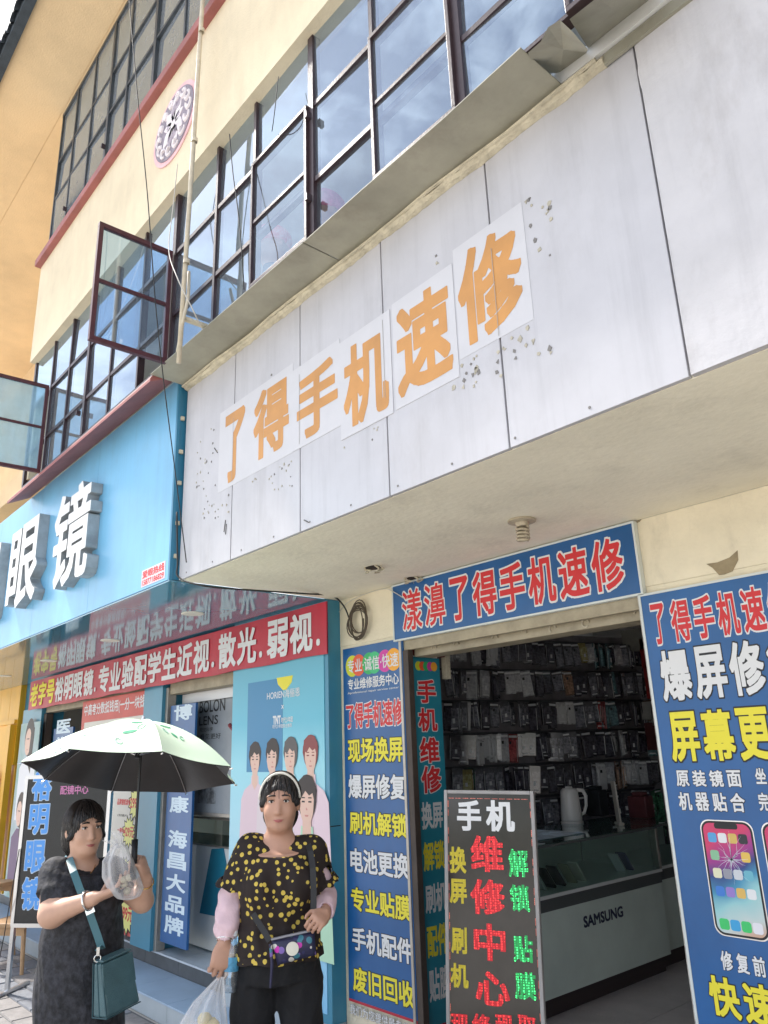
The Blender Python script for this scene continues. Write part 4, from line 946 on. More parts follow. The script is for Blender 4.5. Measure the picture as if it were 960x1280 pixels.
# partition behind the sign, so that the wall is closed
G().box(-3.47, -3.404, YW+.035, ty1, .24, 2.7).build('interior_partition', mat('phone_room_wall', (.42, .38, .36)), front)
G().box(-4.0, -3.471, 3.33, 3.36, .24, 2.7).build('interior_partition', mat('phone_room_wall', (.42, .38, .36)), front)
# slatted display wall with hanging packets
A = Vector((-4.60, 4.55, 0)); wd = Vector((math.sin(R(14)), math.cos(R(14)), 0)); wn = Vector((wd.y, -wd.x, 0))
dw = empty('display_wall', A, 'dark rack wall inside the phone shop, hung with rows of phone case packets', 'rack')
G().obox(A, wd, VZ, wn, -1.2, 2.95, .24, 2.70, -.05, -.002).build('back_board', indark, dw)
zr = [2.63-.262*i for i in range(7)]
for z in zr: G().obox(A, wd, VZ, wn, -1.2, 2.9, z-.012, z+.008, .0, .02).build('hook_rail', mat('dark_rail', (.10, .10, .11), .35, metal=.6), dw)
random.seed(21)
PM = {'black': (.045, .042, .055), 'dark grey': (.13, .13, .15), 'silver': (.45, .45, .48), 'white': (.75, .75, .75), 'red': (.30, .05, .05), 'brown': (.24, .14, .09), 'yellow': (.45, .37, .14), 'green': (.06, .20, .10), 'teal': (.10, .18, .20), 'blue': (.08, .13, .30)}
PW = ['black']*15+['dark grey']*10+['silver']*5+['white']*2+['red', 'brown', 'brown', 'yellow', 'green', 'teal']
pmesh = {}
film = mat('clear_packet_film', (.12, .12, .13), .08, coat=1., spec=.8)
for k, c in PM.items():
    for v in range(2):
        g = G(); g.box(-.047, .047, -.006, .0, -.235, .0, 0); g.box(-.040, .040, -.016, -.0061, -.222, -.048, 1)
        if v == 0: g.box(-.030, -.010, -.0185, -.0162, -.085, -.060, 2); g.box(-.044, .044, -.0075, -.0062, -.030, -.012, 3); g.box(.040, .0435, -.0075, -.0062, -.225, -.05, 3)
        else: g.box(-.010, .010, -.0185, -.0162, -.17, -.13, 3); g.box(-.044, -.041, -.0075, -.0062, -.23, -.03, 3); g.box(-.03, .03, -.0185, -.0162, -.215, -.205, 3)
        o = g.build('tmp', [mat('packet_card_'+k, tuple(x*1.0+.02 for x in c), .18, .5, 30, coat=.6), mat('packet_case_'+k, c, .15, .3, 38, coat=.8, col2=tuple(min(.7, x*2.6+.03) for x in c)), black, mat('packet_print_and_glint', (.75, .75, .75), .4)])  # white serves the print and the thin upright strips painted as glints
        pmesh[(k, v)] = o.data; bpy.data.objects.remove(o)
RN = ['top', 'second', 'third', 'fourth', 'fifth', 'sixth', 'seventh', 'lowest']
cnt_p = 0; rowp = []
for r_, z in enumerate(zr):
    u_ = .08+random.uniform(0, .05)
    run = 0
    while u_ < 2.52:
        if run == 0: col = random.choice(PW); run = random.choice((1, 1, 2, 3)); ang = random.choice((0, 0, 0, 35, 60, 72, -30, 65)); step = .090 if abs(ang) < 20 else (.070 if abs(ang) < 40 else .030)
        run -= 1
        if r_ > 5 and random.random() < .25: u_ += step; continue
        k = (col, random.randint(0, 1)); o = bpy.data.objects.new('phone_case_packet', pmesh[k]); C.objects.link(o)
        n_off = .052 if abs(ang) < 20 else .06
        pos = A+wd*u_+wn*n_off+VZ*(z-.012+random.uniform(-.008, .004))
        X_ = (wd*math.cos(R(ang))+wn*math.sin(R(ang))).normalized(); Y_ = VZ.cross(X_)
        mm = Matrix((X_, Y_, VZ)).transposed().to_4x4(); mm = mm @ Matrix.Rotation(R(random.uniform(-6, 6)), 4, 'Y') @ Matrix.Diagonal((random.uniform(.82, 1.08), random.uniform(.8, 2.2), random.uniform(.74, 1.05), 1)); mm.translation = pos+wn*random.uniform(0, .05)
        o.matrix_world = mm
        zone = 'near the doorway' if u_ < .5 else ('left of the middle' if u_ < 1.0 else ('in the middle' if u_ < 1.5 else ('right of the middle' if u_ < 2.1 else 'at the far end')))
        rowp.append((o, col, r_, zone, 'facing out' if abs(ang) < 20 else ('turned edge on' if abs(ang) > 50 else 'turned half aside'))); cnt_p += 1
        u_ += step+random.uniform(0, .008)
for i, (o, col, r_, zone, tn) in enumerate(rowp):
    pc_ = rowp[i-1][1] if i and rowp[i-1][2] == r_ else None; nc = rowp[i+1][1] if i+1 < len(rowp) and rowp[i+1][2] == r_ else None
    lab = '%s phone packet %s in the %s rack row, %s' % (col, tn, RN[r_], zone)
    if pc_ and pc_ != col and len(lab.split()) < 14: lab += ', after %s' % pc_
    tag(o, lab, 'phone case packet', 'phone case packets on the rack wall')
# red boxes at the far top right
random.seed(4)
for i, (x, y, w, h, c) in enumerate(((812, 815, .10, .14, (.35, .02, .02)), (823, 850, .14, .16, (.42, .03, .03)), (812, 888, .09, .08, (.45, .44, .42)), (826, 893, .10, .10, (.50, .49, .46)), (822, 920, .12, .12, (.12, .03, .03)), (790, 790, .12, .18, (.35, .34, .30)))):
    p = at(x, y, 6.6)
    o = G().box(p.x-w, p.x+w, 6.6, 6.75, p.z-h, p.z+h).build('carton', mat('carton_%d' % i, c, .5, .3, 10), None, bevel=.005)
    tag(o, ['small dark red carton high in the far right corner of the phone shop', 'bright red carton in the far right corner of the phone shop', 'pale grey carton left of a larger pale one below the red carton', 'larger pale carton below the bright red carton', 'near black red carton lowest in the far right corner stack', 'tall dull beige carton topmost at the right end of the rack'][i], 'carton', 'cartons stacked in the far right corner')
G().box(-4.05, -2.2, 6.76, 6.8, .24, 2.7).build('corner_rack', indark, dw)
# counters
def counter(x0, x1, y0, y1, z0, z1, label, word=None):
    o = empty('glass_counter', (x1, y0, z0), label, 'counter')
    ga = .30
    G().box(x0, x1-.015, y0, y1, z0+.10, z1-ga).build('base', cnt, o, bevel=.003)
    G().box(x0+.03, x1-.05, y0+.03, y1-.03, z0, z0+.0995).build('plinth', mat('counter_plinth', (.05, .035, .035), .5), o)
    G().box(x0, x1-.0, y0, y1, z1-ga+.0005, z1-ga+.02).build('shelf', mat('pale_shelf', (.75, .76, .74), .3), o)
    G().box(x0, x0+.01, y0, y1, z1-ga+.0205, z1-.0065).build('case_back', mat('pale_shelf', (.75, .76, .74), .3), o)
    G().box(x1-.0148, x1-.012, y0, y1, z1-ga-.07, z1-ga).build('trim', cntd, o)
    g = G()
    for yy in (y0, y1-.025): g.box(x1-.03, x1-.0, yy, yy+.025, z1-ga+.0205, z1-.0205)
    g.build('corner_post', alu, o)
    g = G(); g.box(x1-.028, x1+.002, y0, y1, z1-.02, z1-.006); g.build('rail', cntd, o)
    G().quad((x1-.004, y0, z1-ga), (x1-.004, y1, z1-ga), (x1-.004, y1, z1-.01), (x1-.004, y0, z1-.01)).build('front_pane', caseg, o)
    G().box(x0, x1, y0, y1, z1-.0058, z1).build('top_pane', caseg, o)
    return o
c1 = counter(-3.85, -3.17, 3.72, 5.28, .24, 1.157, 'pale green counter with a glass top case and dark brand lettering in the phone shop')
SZ1 = atx(729, 1145.5, -3.185).z; SZ0 = atx(729, 1160.6, -3.185).z; print('SZ', SZ0, SZ1)
text('SAMSUNG', Vector((-3.185, 0, 0)), VY, VZ, VX, (atx(729, 1150, -3.185).y, atx(778.6, 1140, -3.185).y, SZ0, SZ1), [(.035, mat('navy_print', (.02, .025, .06), .4), .0012)], c1)
c2 = counter(-3.85, -3.22, 5.30, 6.5, .24, 1.157, 'second pale green counter continuing deeper into the phone shop')
# phone boxes leaning in the case
random.seed(2)
shelf_z = 1.157-.30+.0205
for i, (py_, c) in enumerate(((3.98, (.02, .02, .02)), (4.10, (.5, .5, .5)), (4.20, (.02, .02, .02)), (4.30, (.03, .03, .035)), (4.42, (.30, .29, .2)), (4.52, (.55, .52, .45)), (4.99, (.6, .6, .62)), (5.08, (.05, .07, .2)))):
    o_ = Vector((-3.27, py_, shelf_z)); uu = Vector((0, .80, .60)).normalized(); vv = Vector((-1, 0, 0)); n2 = uu.cross(vv)
    ang_u = Vector((0, -.62, .78)); n_ = Vector((0, .78, .62))
    g = G(); g.obox(o_, vv, ang_u, n_, 0, .075, 0.002, .15, .0, .012, 0); g.obox(o_, vv, ang_u, n_, .005, .07, .007, .145, .0121, .0135, 1)
    ob = g.build('display_phone', [mat('display_%d' % i, c, .3), mat('dark_screen', (.02, .02, .025), .1)], None)
    tag(ob, ['black phone nearest the doorway', 'silver phone second from the doorway end', 'black phone third from the doorway end', 'dark grey phone in the middle of the row', 'olive phone before the cream one', 'cream phone box at the end of the near row', 'white phone box near the far end post', 'dark blue phone box against the far end post'][i]+' leaning in the glass case', 'phone', 'phones leaning in the glass case')
# kettle
kc = atz(712, 1023, 1.158); kx = Vector((-3.62, 0, 0)); r0 = ray(712, 1021); tt = (1.158-H)/r0.z; kc = O0+r0*tt
if kc.x < -3.8: kc = Vector((-3.80, 5.15, 1.158))
kt = empty('electric_kettle', kc, 'white electric kettle standing on the counter of the phone shop', 'kettle')
ks = 1.0
kw = mat('kettle_white', (.86, .82, .78), .3)
G().lathe([(0, .012), (.078, .012), (.080, .03), (.074, .12), (.068, .2), (.064, .235), (.05, .248), (.0, .25)], kc, n=28).build('body', kw, kt, smooth=True)
G().lathe([(0, 0), (.085, 0), (.085, .011), (0, .011)], kc, n=28).build('base', kw, kt)
hd = Vector((CR.x, CR.y, 0)).normalized()
G().tube([kc+hd*.06+VZ*.235, kc+hd*.105+VZ*.23, kc+hd*.125+VZ*.19, kc+hd*.12+VZ*.12, kc+hd*.10+VZ*.07, kc+hd*.07+VZ*.055], [.014, .015, .014, .013, .012, .012], 10).build('handle', kw, kt, smooth=True)
G().lathe([(0, 0), (.03, 0), (.025, .012), (0, .014)], kc+VZ*.25, n=16).build('lid', kw, kt)
# crumpled blue plastic on the counter
g = G(); n = 14; random.seed(9)
pc = Vector((-3.52, 4.25, 1.1585))
for j in range(n+1):
    for i in range(n+1):
        u_ = i/n-.5; v_ = j/n-.5; e = 1-max(abs(u_), abs(v_))*2; g.v.append((pc.x+u_*.42+random.uniform(-.008, .008), pc.y+v_*.75+random.uniform(-.012, .012), pc.z+.002+max(0, e)**.5*.028*random.uniform(.2, 1)))
for j in range(n):
    for i in range(n): a = j*(n+1)+i; g.f.append((a, a+1, a+n+2, a+n+1)); g.m.append(0)
tag(g.build('plastic_sheet', mat('pale_blue_plastic', (.62, .74, .84), .2, .2, 9), None), 'crumpled pale blue plastic sheet on the near end of the phone shop counter', 'plastic sheet')
g = G(); c = atz(776, 1033, 1.16); c = Vector((-3.40, 5.17, 1.159))
g.obox(c, Vector((.66, .75, 0)), Vector((-.05, .0, 1)).normalized(), Vector((-.75, .66, 0)), -.006, .006, .02, .30, -.05, .05, 0); g.obox(c, Vector((.66, .75, 0)), Vector((-.75, .66, 0)), VZ, -.02, .02, -.06, .06, 0, .019, 0)
tag(g.build('tablet_stand', mat('pale_tablet', (.62, .56, .48), .3), None, bevel=.003), 'pale upright tablet seen edge on beside the kettle', 'tablet')
# dark clutter behind the counter
random.seed(14)
for i, (x, y, w, h, c, lab) in enumerate(((668, 1000, .06, .10, (.03, .03, .035), 'dark bottle shape left of the kettle'), (684, 1003, .05, .09, (.05, .05, .05), 'dark small box just left of the kettle'), (800, 1005, .08, .08, (.16, .04, .045), 'dim red bundle right of the tablet'), (745, 1000, .07, .10, (.035, .04, .045), 'dark device right of the kettle'), (640, 1010, .05, .12, (.06, .03, .03), 'dark brown box behind the lit board'))):
    p = at(x, y, 5.75)
    G_ = G(); G_.box(p.x-w, p.x+w, 5.70, 5.82, 1.158, 1.158+2*h); G_.box(p.x-w*.6, p.x+w*.6, 5.72, 5.80, 1.1581+2*h, 1.19+2*h)
    tag(G_.build('counter_item', mat('clutter_%d' % i, c, .5, .4, 15), None, bevel=.008), lab, 'box', 'clutter on the rear counter')
o = empty('rear_counter', (-3.4, 5.95, .24), 'dark rear work bench under the display wall', 'bench')
G().box(-5.0+.35, -3.86, 5.66, 5.9, 1.12, 1.157).build('bench_top', indark, o)
G().box(-4.6, -3.86, 5.68, 5.88, .24, 1.119).build('bench_body', indark, o)
# ================================================================ LIT BOARD
ld = Vector((.879, .477, 0)).normalized(); lf = Vector((ld.y, -ld.x, 0))
lup = (VZ*math.cos(R(4))-lf*math.sin(R(4))+ld*.028).normalized(); ld = (ld-lup*ld.dot(lup)).normalized(); ln = ld.cross(lup); ln = ln if ln.dot(lf) > 0 else -ln
topc = at(610, 988, 3.02); LW = .455; LH = 1.42
lo = topc-ld*LW/2-lup*LH
led = empty('lit_board', lo+ld*LW/2, 'black lit board with white, yellow, red and green characters at the phone shop doorway', 'sign')
G().obox(lo, ld, lup, ln, .012, LW-.012, .012, LH-.012, -.03, .0).build('panel', mat('dark_glossy_board', (.045, .040, .036), .12, .3, 5), led)
g = G(); t = .018
g.obox(lo, ld, lup, ln, 0, t, 0, LH, -.035, .008); g.obox(lo, ld, lup, ln, LW-t, LW, 0, LH, -.035, .008); g.obox(lo, ld, lup, ln, t, LW-t, LH-t, LH, -.035, .008); g.obox(lo, ld, lup, ln, t, LW-t, 0, t, -.035, .008)
g.build('frame', greypl, led, bevel=.004)
def ledmat(name, base, em, es, pitch=.0085):
    m = bpy.data.materials.new(name); m.use_nodes = True; n = m.node_tree.nodes; l = m.node_tree.links; b = n['Principled BSDF']
    b.inputs['Base Color'].default_value = (*base, 1); b.inputs['Emission Color'].default_value = (*em, 1)
    t = n.new('ShaderNodeTexCoord'); v = n.new('ShaderNodeTexVoronoi'); v.inputs['Scale'].default_value = 1/pitch*.8; v.inputs['Randomness'].default_value = .25
    r = n.new('ShaderNodeMapRange'); r.inputs[1].default_value = .28; r.inputs[2].default_value = .36; r.inputs[3].default_value = es; r.inputs[4].default_value = es*.10
    l.new(t.outputs['Object'], v.inputs[0]); l.new(v.outputs['Distance'], r.inputs[0]); l.new(r.outputs[0], b.inputs['Emission Strength']); return m
lr = ledmat('lit_red_lettering', (.55, .015, .03), (1, .06, .05), 1.0); lg = ledmat('lit_green_lettering', (.01, .22, .06), (.08, 1, .25), 1.3); ly = ledmat('lit_yellow_lettering', (.62, .50, .03), (1, .75, .1), .12); lw = mat('board_white', (.85, .85, .85), .4)
def lt(s, x0, y0, x1, y1, m, bd=.034):
    P_ = []
    for x, y in ((x0, y0), (x1, y1)):
        q = ray(x, y); t_ = (lo-O0).dot(ln)/q.dot(ln); p = O0+q*t_-lo; P_.append((p.dot(ld), p.dot(lup)))
    text(s, lo, ld, lup, ln, (P_[0][0], P_[1][0], P_[1][1], P_[0][1]), [(bd, m, .0015)], led, name='character')
for c, x0, y0, x1, y1, m in (('手', 571, 1000, 602, 1039, lw), ('机', 607, 1000, 644, 1040, lw), ('维', 588, 1044, 630, 1091, lr), ('修', 588, 1098, 632, 1145, lr), ('中', 592, 1153, 633, 1203, lr), ('心', 594, 1213, 638, 1260, lr),
        ('换', 562, 1058, 583, 1092, ly), ('屏', 562, 1098, 584, 1130, ly), ('刷', 564, 1158, 584, 1193, ly), ('机', 563, 1203, 586, 1236, ly), ('解', 635, 1061, 661, 1097, lg), ('锁', 637, 1105, 663, 1140, lg), ('贴', 641, 1168, 667, 1204, lg), ('膜', 643, 1214, 671, 1251, lg),
        ('现', 564, 1266, 586, 1294, lr), ('修', 590, 1266, 614, 1295, lr), ('现', 619, 1267, 642, 1296, lr), ('取', 647, 1268, 671, 1297, lr)): lt(c, x0, y0, x1, y1, m)
g = G()
for k in range(30):
    if k % 3 == 2: continue
    for x in (.045, .955): z = LH-.05-k*.042; g.obox(lo, ld, lup, ln, LW*x-.0015, LW*x+.0015, z-.03, z, .0008, .002)
for k in range(11):
    x = .05+k*.0815
    g.obox(lo, ld, lup, ln, LW*x, LW*(x+.065), LH-.04, LH-.0375, .0008, .002)
g.build('light_border', ledmat('lit_border', (.5, .1, .08), (1, .35, .25), .55, .006), led)
for a in (.1, .9): G().obox(lo, ld, lup, ln, LW*a-.02, LW*a+.02, -.0, .010, -.16, -.036).build('foot', greypl, led)
# ================================================================ PIPES AND CABLES
def wire(name, pts, r, m, label, cat='cable', smooth=True):
    # rounded through the given points
    P_ = [Vector(p) for p in pts]; q = []
    for i in range(len(P_)-1):
        p0, p1, p2, p3 = P_[max(i-1, 0)], P_[i], P_[i+1], P_[min(i+2, len(P_)-1)]
        for k in range(6):
            t = k/6; q.append(.5*((2*p1)+(p2-p0)*t+(2*p0-5*p1+4*p2-p3)*t*t+(3*p1-p0-3*p2+p3)*t**3))
    q.append(P_[-1]); return tag(G().tube(q, r, 6).build(name, m, None, smooth=True), label, cat)
pipem = mat('old_cream_pipe', (.62, .55, .42), .5, .25, 12)
px_ = at(242.5, 200, 1.56).x
o = empty('drain_pipe', (px_, 1.56, 3.9), 'straight pale vertical pipe running up the front past the round emblem', 'pipe')
G().tube([(px_-.06, 1.56, 3.70), (px_-.02, 1.56, 5.0), (px_+.02, 1.56, 6.6), (px_+.05, 1.56, 7.93)], .0135, 10).build('pipe_run', pipem, o, smooth=True)
for z in (4.3, 5.1, 5.9): G().lathe([(.0142, -.012), (.018, -.012), (.018, .012), (.0142, .012)], (px_-.04+(z-3.9)*.028, 1.56, z), n=12).build('collar', pipem, o)
g = G(); [g.box(px_-.06, px_-.03, 1.57, 1.70, z-.008, z+.008) for z in (3.96,)]; g.build('bracket', capm, o)
wire('loose_conduit', [at(236, 340, 1.60), at(235, 372, 1.58), at(229, 400, 1.56), at(222, 440, 1.60)], .010, pipem, 'short bent pale conduit leaning beside the straight pipe above the metal sheet', 'conduit')
wire('hanging_cable', [at(161, -8, 1.3), at(171, 110, 1.32), at(184, 240, 1.4), at(194, 375, 1.45), at(205, 480, 1.62), at(219, 590, 1.83), at(233, 703, 1.86)], .0032, wirem, 'long black cable sagging from the upper floor down across the blue fascia')
wire('hanging_cable', [at(222, 205, 1.6), at(216, 262, 1.6), at(211, 312, 1.55), at(222, 348, 1.5), at(240, 385, 1.55), at(253, 412, 1.66)], .003, wirew, 'thin white cable looping past the open window to the pipe')
wire('hanging_cable', [at(287, 168, 1.64), at(291, 215, 1.62), at(297, 260, 1.61), at(302, 310, 1.60), at(305, 362, 1.68)], .0028, wirem, 'thin dark cable hanging in front of the windows right of the pipe')
wire('hanging_cable', [at(348, 96, 1.64), at(345, 125, 1.62), at(342, 150, 1.64), at(340, 164, 1.68)], .0022, wirem, 'short thin dark cable in front of the window left of the casement')
wire('soffit_cable', [at(221, 640, 1.865), at(222, 700, 1.865), at(224, 722, 1.86), at(260, 733, 1.95), at(320, 738, 2.3), at(380, 742, 2.7), at(415, 745, 2.99), at(430, 758, 3.06), at(437, 775, 3.07)], .0055, wirem, 'black cable running from the fascia corner along the soffit to the coil')
g = G()
random.seed(8); cc = at(449, 777, 3.075); pts = []
for k in range(190):
    a = k*.30; e = 1+.10*math.sin(k*.21); pts.append(cc+Vector(((.078+.020*math.sin(k*.055))*e*math.cos(a)+.012*math.sin(k*.13), -.004-.0003*(k % 40), (.100+.018*math.cos(k*.075))*e*math.sin(a)+.014*math.cos(k*.11))))
tag(g.tube(pts, .0038, 6).build('cable_coil', mat('brown_cable', (.08, .06, .04), .6), None, smooth=True), 'coil of thin dark cable hung on the cream wall left of the name sign', 'cable coil')
wire('soffit_cable', [at(424, 765, 3.08), at(435, 753, 3.07), at(455, 743, 3.07), at(480, 736, 3.07), at(492, 740, 3.05), at(505, 748, 3.04)], .003, wirew, 'thin pale wire from the coil to the broken light hole by the name sign')
# duct seen inside the lower left windows
p = atz(70, 505, 4.45); g = G()
dc = Vector((-6.05, 2.05, 4.30)); g.tube([dc+Vector((0, 0, 0)), dc+Vector((.02, 0, .15)), dc+Vector((.08, .05, .28)), dc+Vector((.18, .12, .36))], [.085]*4, 14)
tag(g.build('flexible_duct', mat('silver_duct', (.5, .5, .5), .3, metal=.8), None, smooth=True), 'silver flexible duct behind the lower left window panes', 'duct')
# ================================================================ PEOPLE: smooth implicit bodies, meshed once
class Field:
    def __init__(s, lo, hi, h):
        s.lo = np.array(lo, float); s.h = h; s.n = np.ceil((np.array(hi)-s.lo)/h).astype(int)+1
        s.D = np.full(s.n, 1., np.float32)
    def sub(s, lo, hi):
        i0 = np.maximum(0, np.floor((np.array(lo)-s.lo)/s.h).astype(int)); i1 = np.minimum(s.n, np.ceil((np.array(hi)-s.lo)/s.h).astype(int)+1)
        if (i1 <= i0).any(): return None
        sl = tuple(slice(a, b) for a, b in zip(i0, i1))
        ax = [s.lo[k]+np.arange(i0[k], i1[k])*s.h for k in range(3)]
        return sl, np.meshgrid(*ax, indexing='ij', sparse=True)
    def _mix(s, sl, d, k, op):
        D = s.D[sl]; d = d.astype(np.float32)
        if op == 'cut': s.D[sl] = np.maximum(D, -d); return
        if k <= 0: s.D[sl] = np.minimum(D, d); return
        hh = np.maximum(k-np.abs(D-d), 0)/k
        s.D[sl] = np.minimum(D, d)-hh*hh*k*.25
    def cap(s, a, b, ra, rb, k=.02, op='add', flat=None):
        a = np.array(a, float); b = np.array(b, float); m = max(ra, rb)+k+.03
        q = s.sub(np.minimum(a, b)-m, np.maximum(a, b)+m)
        if q is None: return s
        sl, (X, Y, Z) = q; d = b-a; L2 = d@d+1e-12
        x, y, z = X-a[0], Y-a[1], Z-a[2]
        t = np.clip((x*d[0]+y*d[1]+z*d[2])/L2, 0, 1)
        s._mix(sl, np.sqrt((x-t*d[0])**2+(y-t*d[1])**2+(z-t*d[2])**2)-(ra+(rb-ra)*t), k, op); return s
    def ell(s, c, r, k=.02, op='add', ax=None):
        c = np.array(c, float); r = np.array(r, float); m = r.max()+k+.03
        q = s.sub(c-m, c+m)
        if q is None: return s
        sl, (X, Y, Z) = q; x, y, z = X-c[0], Y-c[1], Z-c[2]
        if ax is not None: x, y, z = [x*a[0]+y*a[1]+z*a[2] for a in ax]
        k0 = np.sqrt((x/r[0])**2+(y/r[1])**2+(z/r[2])**2); k1 = np.sqrt((x/r[0]**2)**2+(y/r[1]**2)**2+(z/r[2]**2)**2)+1e-9
        s._mix(sl, k0*(k0-1)/k1, k, op); return s
    def loft(s, rings, k=.02, op='add'):
        """rings: centre, half width, half depth, axes (u,v) ; elliptical sections stacked on z"""
        zs = [r[0][2] for r in rings]; 
        if zs[0] > zs[-1]: rings = rings[::-1]; zs = zs[::-1]
        m = max(max(r[1], r[2]) for r in rings)+.06
        c0 = np.array([r[0] for r in rings]); q = s.sub(c0.min(0)-m, c0.max(0)+m)
        sl, (X, Y, Z) = q
        it = lambda vals: np.interp(Z, zs, vals)
        cx, cy = it([r[0][0] for r in rings]), it([r[0][1] for r in rings]); a, b = it([r[1] for r in rings]), it([r[2] for r in rings])
        ang = it([r[3] for r in rings]); x = X-cx; y = Y-cy; u = x*np.cos(ang)+y*np.sin(ang); v = -x*np.sin(ang)+y*np.cos(ang)
        rr = np.sqrt((u/a)**2+(v/b)**2)+1e-6; d = (rr-1)*np.minimum(a, b)*.9
        dz = np.maximum(zs[0]-Z, Z-zs[-1]); d = np.maximum(d, dz)
        s._mix(sl, d, k, op); return s
    def mesh(s, name, mats, parent=None, pick=None, sm=2, disp=None):
        if disp is not None:
            X, Y, Z = np.meshgrid(*[s.lo[k]+np.arange(s.n[k])*s.h for k in range(3)], indexing='ij', sparse=True); near = np.abs(s.D) < .04; s.D = s.D+np.where(near, disp(X, Y, Z), 0).astype(np.float32)
        D = s.D; I = D < 0; nx, ny, nz = D.shape
        cnt = np.zeros((nx-1, ny-1, nz-1), np.int8)
        for a in (0, 1):
            for b in (0, 1):
                for c in (0, 1): cnt += I[a:nx-1+a, b:ny-1+b, c:nz-1+c]
        act = (cnt > 0) & (cnt < 8); idx = np.argwhere(act); m = len(idx)
        ids = np.full(act.shape, -1, np.int64); ids[act] = np.arange(m)
        P_ = np.zeros((m, 3)); W_ = np.zeros(m)
        co = [(a, b, c) for a in (0, 1) for b in (0, 1) for c in (0, 1)]
        for p in co:
            for ax in range(3):
                if p[ax]: continue
                q = list(p); q[ax] = 1
                va = D[idx[:, 0]+p[0], idx[:, 1]+p[1], idx[:, 2]+p[2]].astype(float); vb = D[idx[:, 0]+q[0], idx[:, 1]+q[1], idx[:, 2]+q[2]].astype(float)
                c = (va < 0) != (vb < 0); t = np.where(c, va/np.where(c, va-vb, 1), 0)
                pt = np.tile(np.array(p, float), (m, 1)); pt[:, ax] += t
                P_[c] += pt[c]; W_[c] += 1
        V = (idx+P_/W_[:, None])*s.h+s.lo
        F = []
        for ax in range(3):
            o1, o2 = [(1, 2), (2, 0), (0, 1)][ax]
            sa = [slice(1, -1)]*3; sb = [slice(1, -1)]*3; sa[ax] = slice(0, -1); sb[ax] = slice(1, None)
            A_ = I[tuple(sa)]; B_ = I[tuple(sb)]; ch = np.argwhere(A_ != B_)
            off = np.ones(3, int); off[ax] = 0; e = ch+off
            s_ = A_[tuple(ch.T)]
            def cell(d1, d2):
                c = e.copy(); c[:, o1] += d1; c[:, o2] += d2; return ids[tuple(c.T)]
            q = np.stack([cell(-1, -1), cell(0, -1), cell(0, 0), cell(-1, 0)], 1); q[~s_] = q[~s_][:, ::-1]; F.append(q)
        F = np.concatenate(F); F = F[(F >= 0).all(1)]
        E = np.concatenate([F[:, [0, 1]], F[:, [1, 2]], F[:, [2, 3]], F[:, [3, 0]]])
        for _ in range(sm):
            A2 = np.zeros_like(V); n2 = np.zeros(m)
            for d_ in range(3): A2[:, d_] = np.bincount(E[:, 0], V[E[:, 1], d_], m)+np.bincount(E[:, 1], V[E[:, 0], d_], m)
            n2 = np.bincount(E[:, 0], minlength=m)+np.bincount(E[:, 1], minlength=m)
            V = V*.5+A2/np.maximum(n2, 1)[:, None]*.5
        me = bpy.data.meshes.new(name); base = np.array(wpos(parent)) if parent else np.zeros(3)
        me.vertices.add(m); me.vertices.foreach_set('co', (V-base).ravel())
        me.loops.add(len(F)*4); me.loops.foreach_set('vertex_index', F.ravel().astype(np.int32))
        me.polygons.add(len(F)); me.polygons.foreach_set('loop_start', np.arange(0, len(F)*4, 4, dtype=np.int32)); me.polygons.foreach_set('loop_total', np.full(len(F), 4, np.int32))
        for mm in (mats if isinstance(mats, (list, tuple)) else [mats]): me.materials.append(mm)
        if pick is not None: me.polygons.foreach_set('material_index', pick(V[F].mean(1)).astype(np.int32))
        me.update(calc_edges=True); me.validate()
        me.polygons.foreach_set('use_smooth', np.ones(len(me.polygons), bool))
        o = bpy.data.objects.new(name, me); C.objects.link(o)
        if parent: o.parent = parent
        return o
class Body:
    """local frame: r = picture right, f = towards the camera, z = up; origin on the ground"""
    def __init__(s, px_, py_, d, zg=.012):
        p = atd(px_, py_, d); s.O = Vector((p.x, p.y, zg)); s.F = Vector((-p.x, -p.y, 0)).normalized(); s.Rr = Vector((-s.F.y, s.F.x, 0))
    def L(s, r, f, z): return s.O+s.Rr*r+s.F*f+VZ*z
    def px(s, x, y, f=0):                       # photo point on the plane f in front of the body
        rr = ray(x, y); o = s.O+s.F*f; t = (o-O0).dot(s.F)/rr.dot(s.F); return O0+rr*t
    def yaw(s, a): return (s.F*math.cos(a)+s.Rr*math.sin(a)), (s.Rr*math.cos(a)-s.F*math.sin(a))
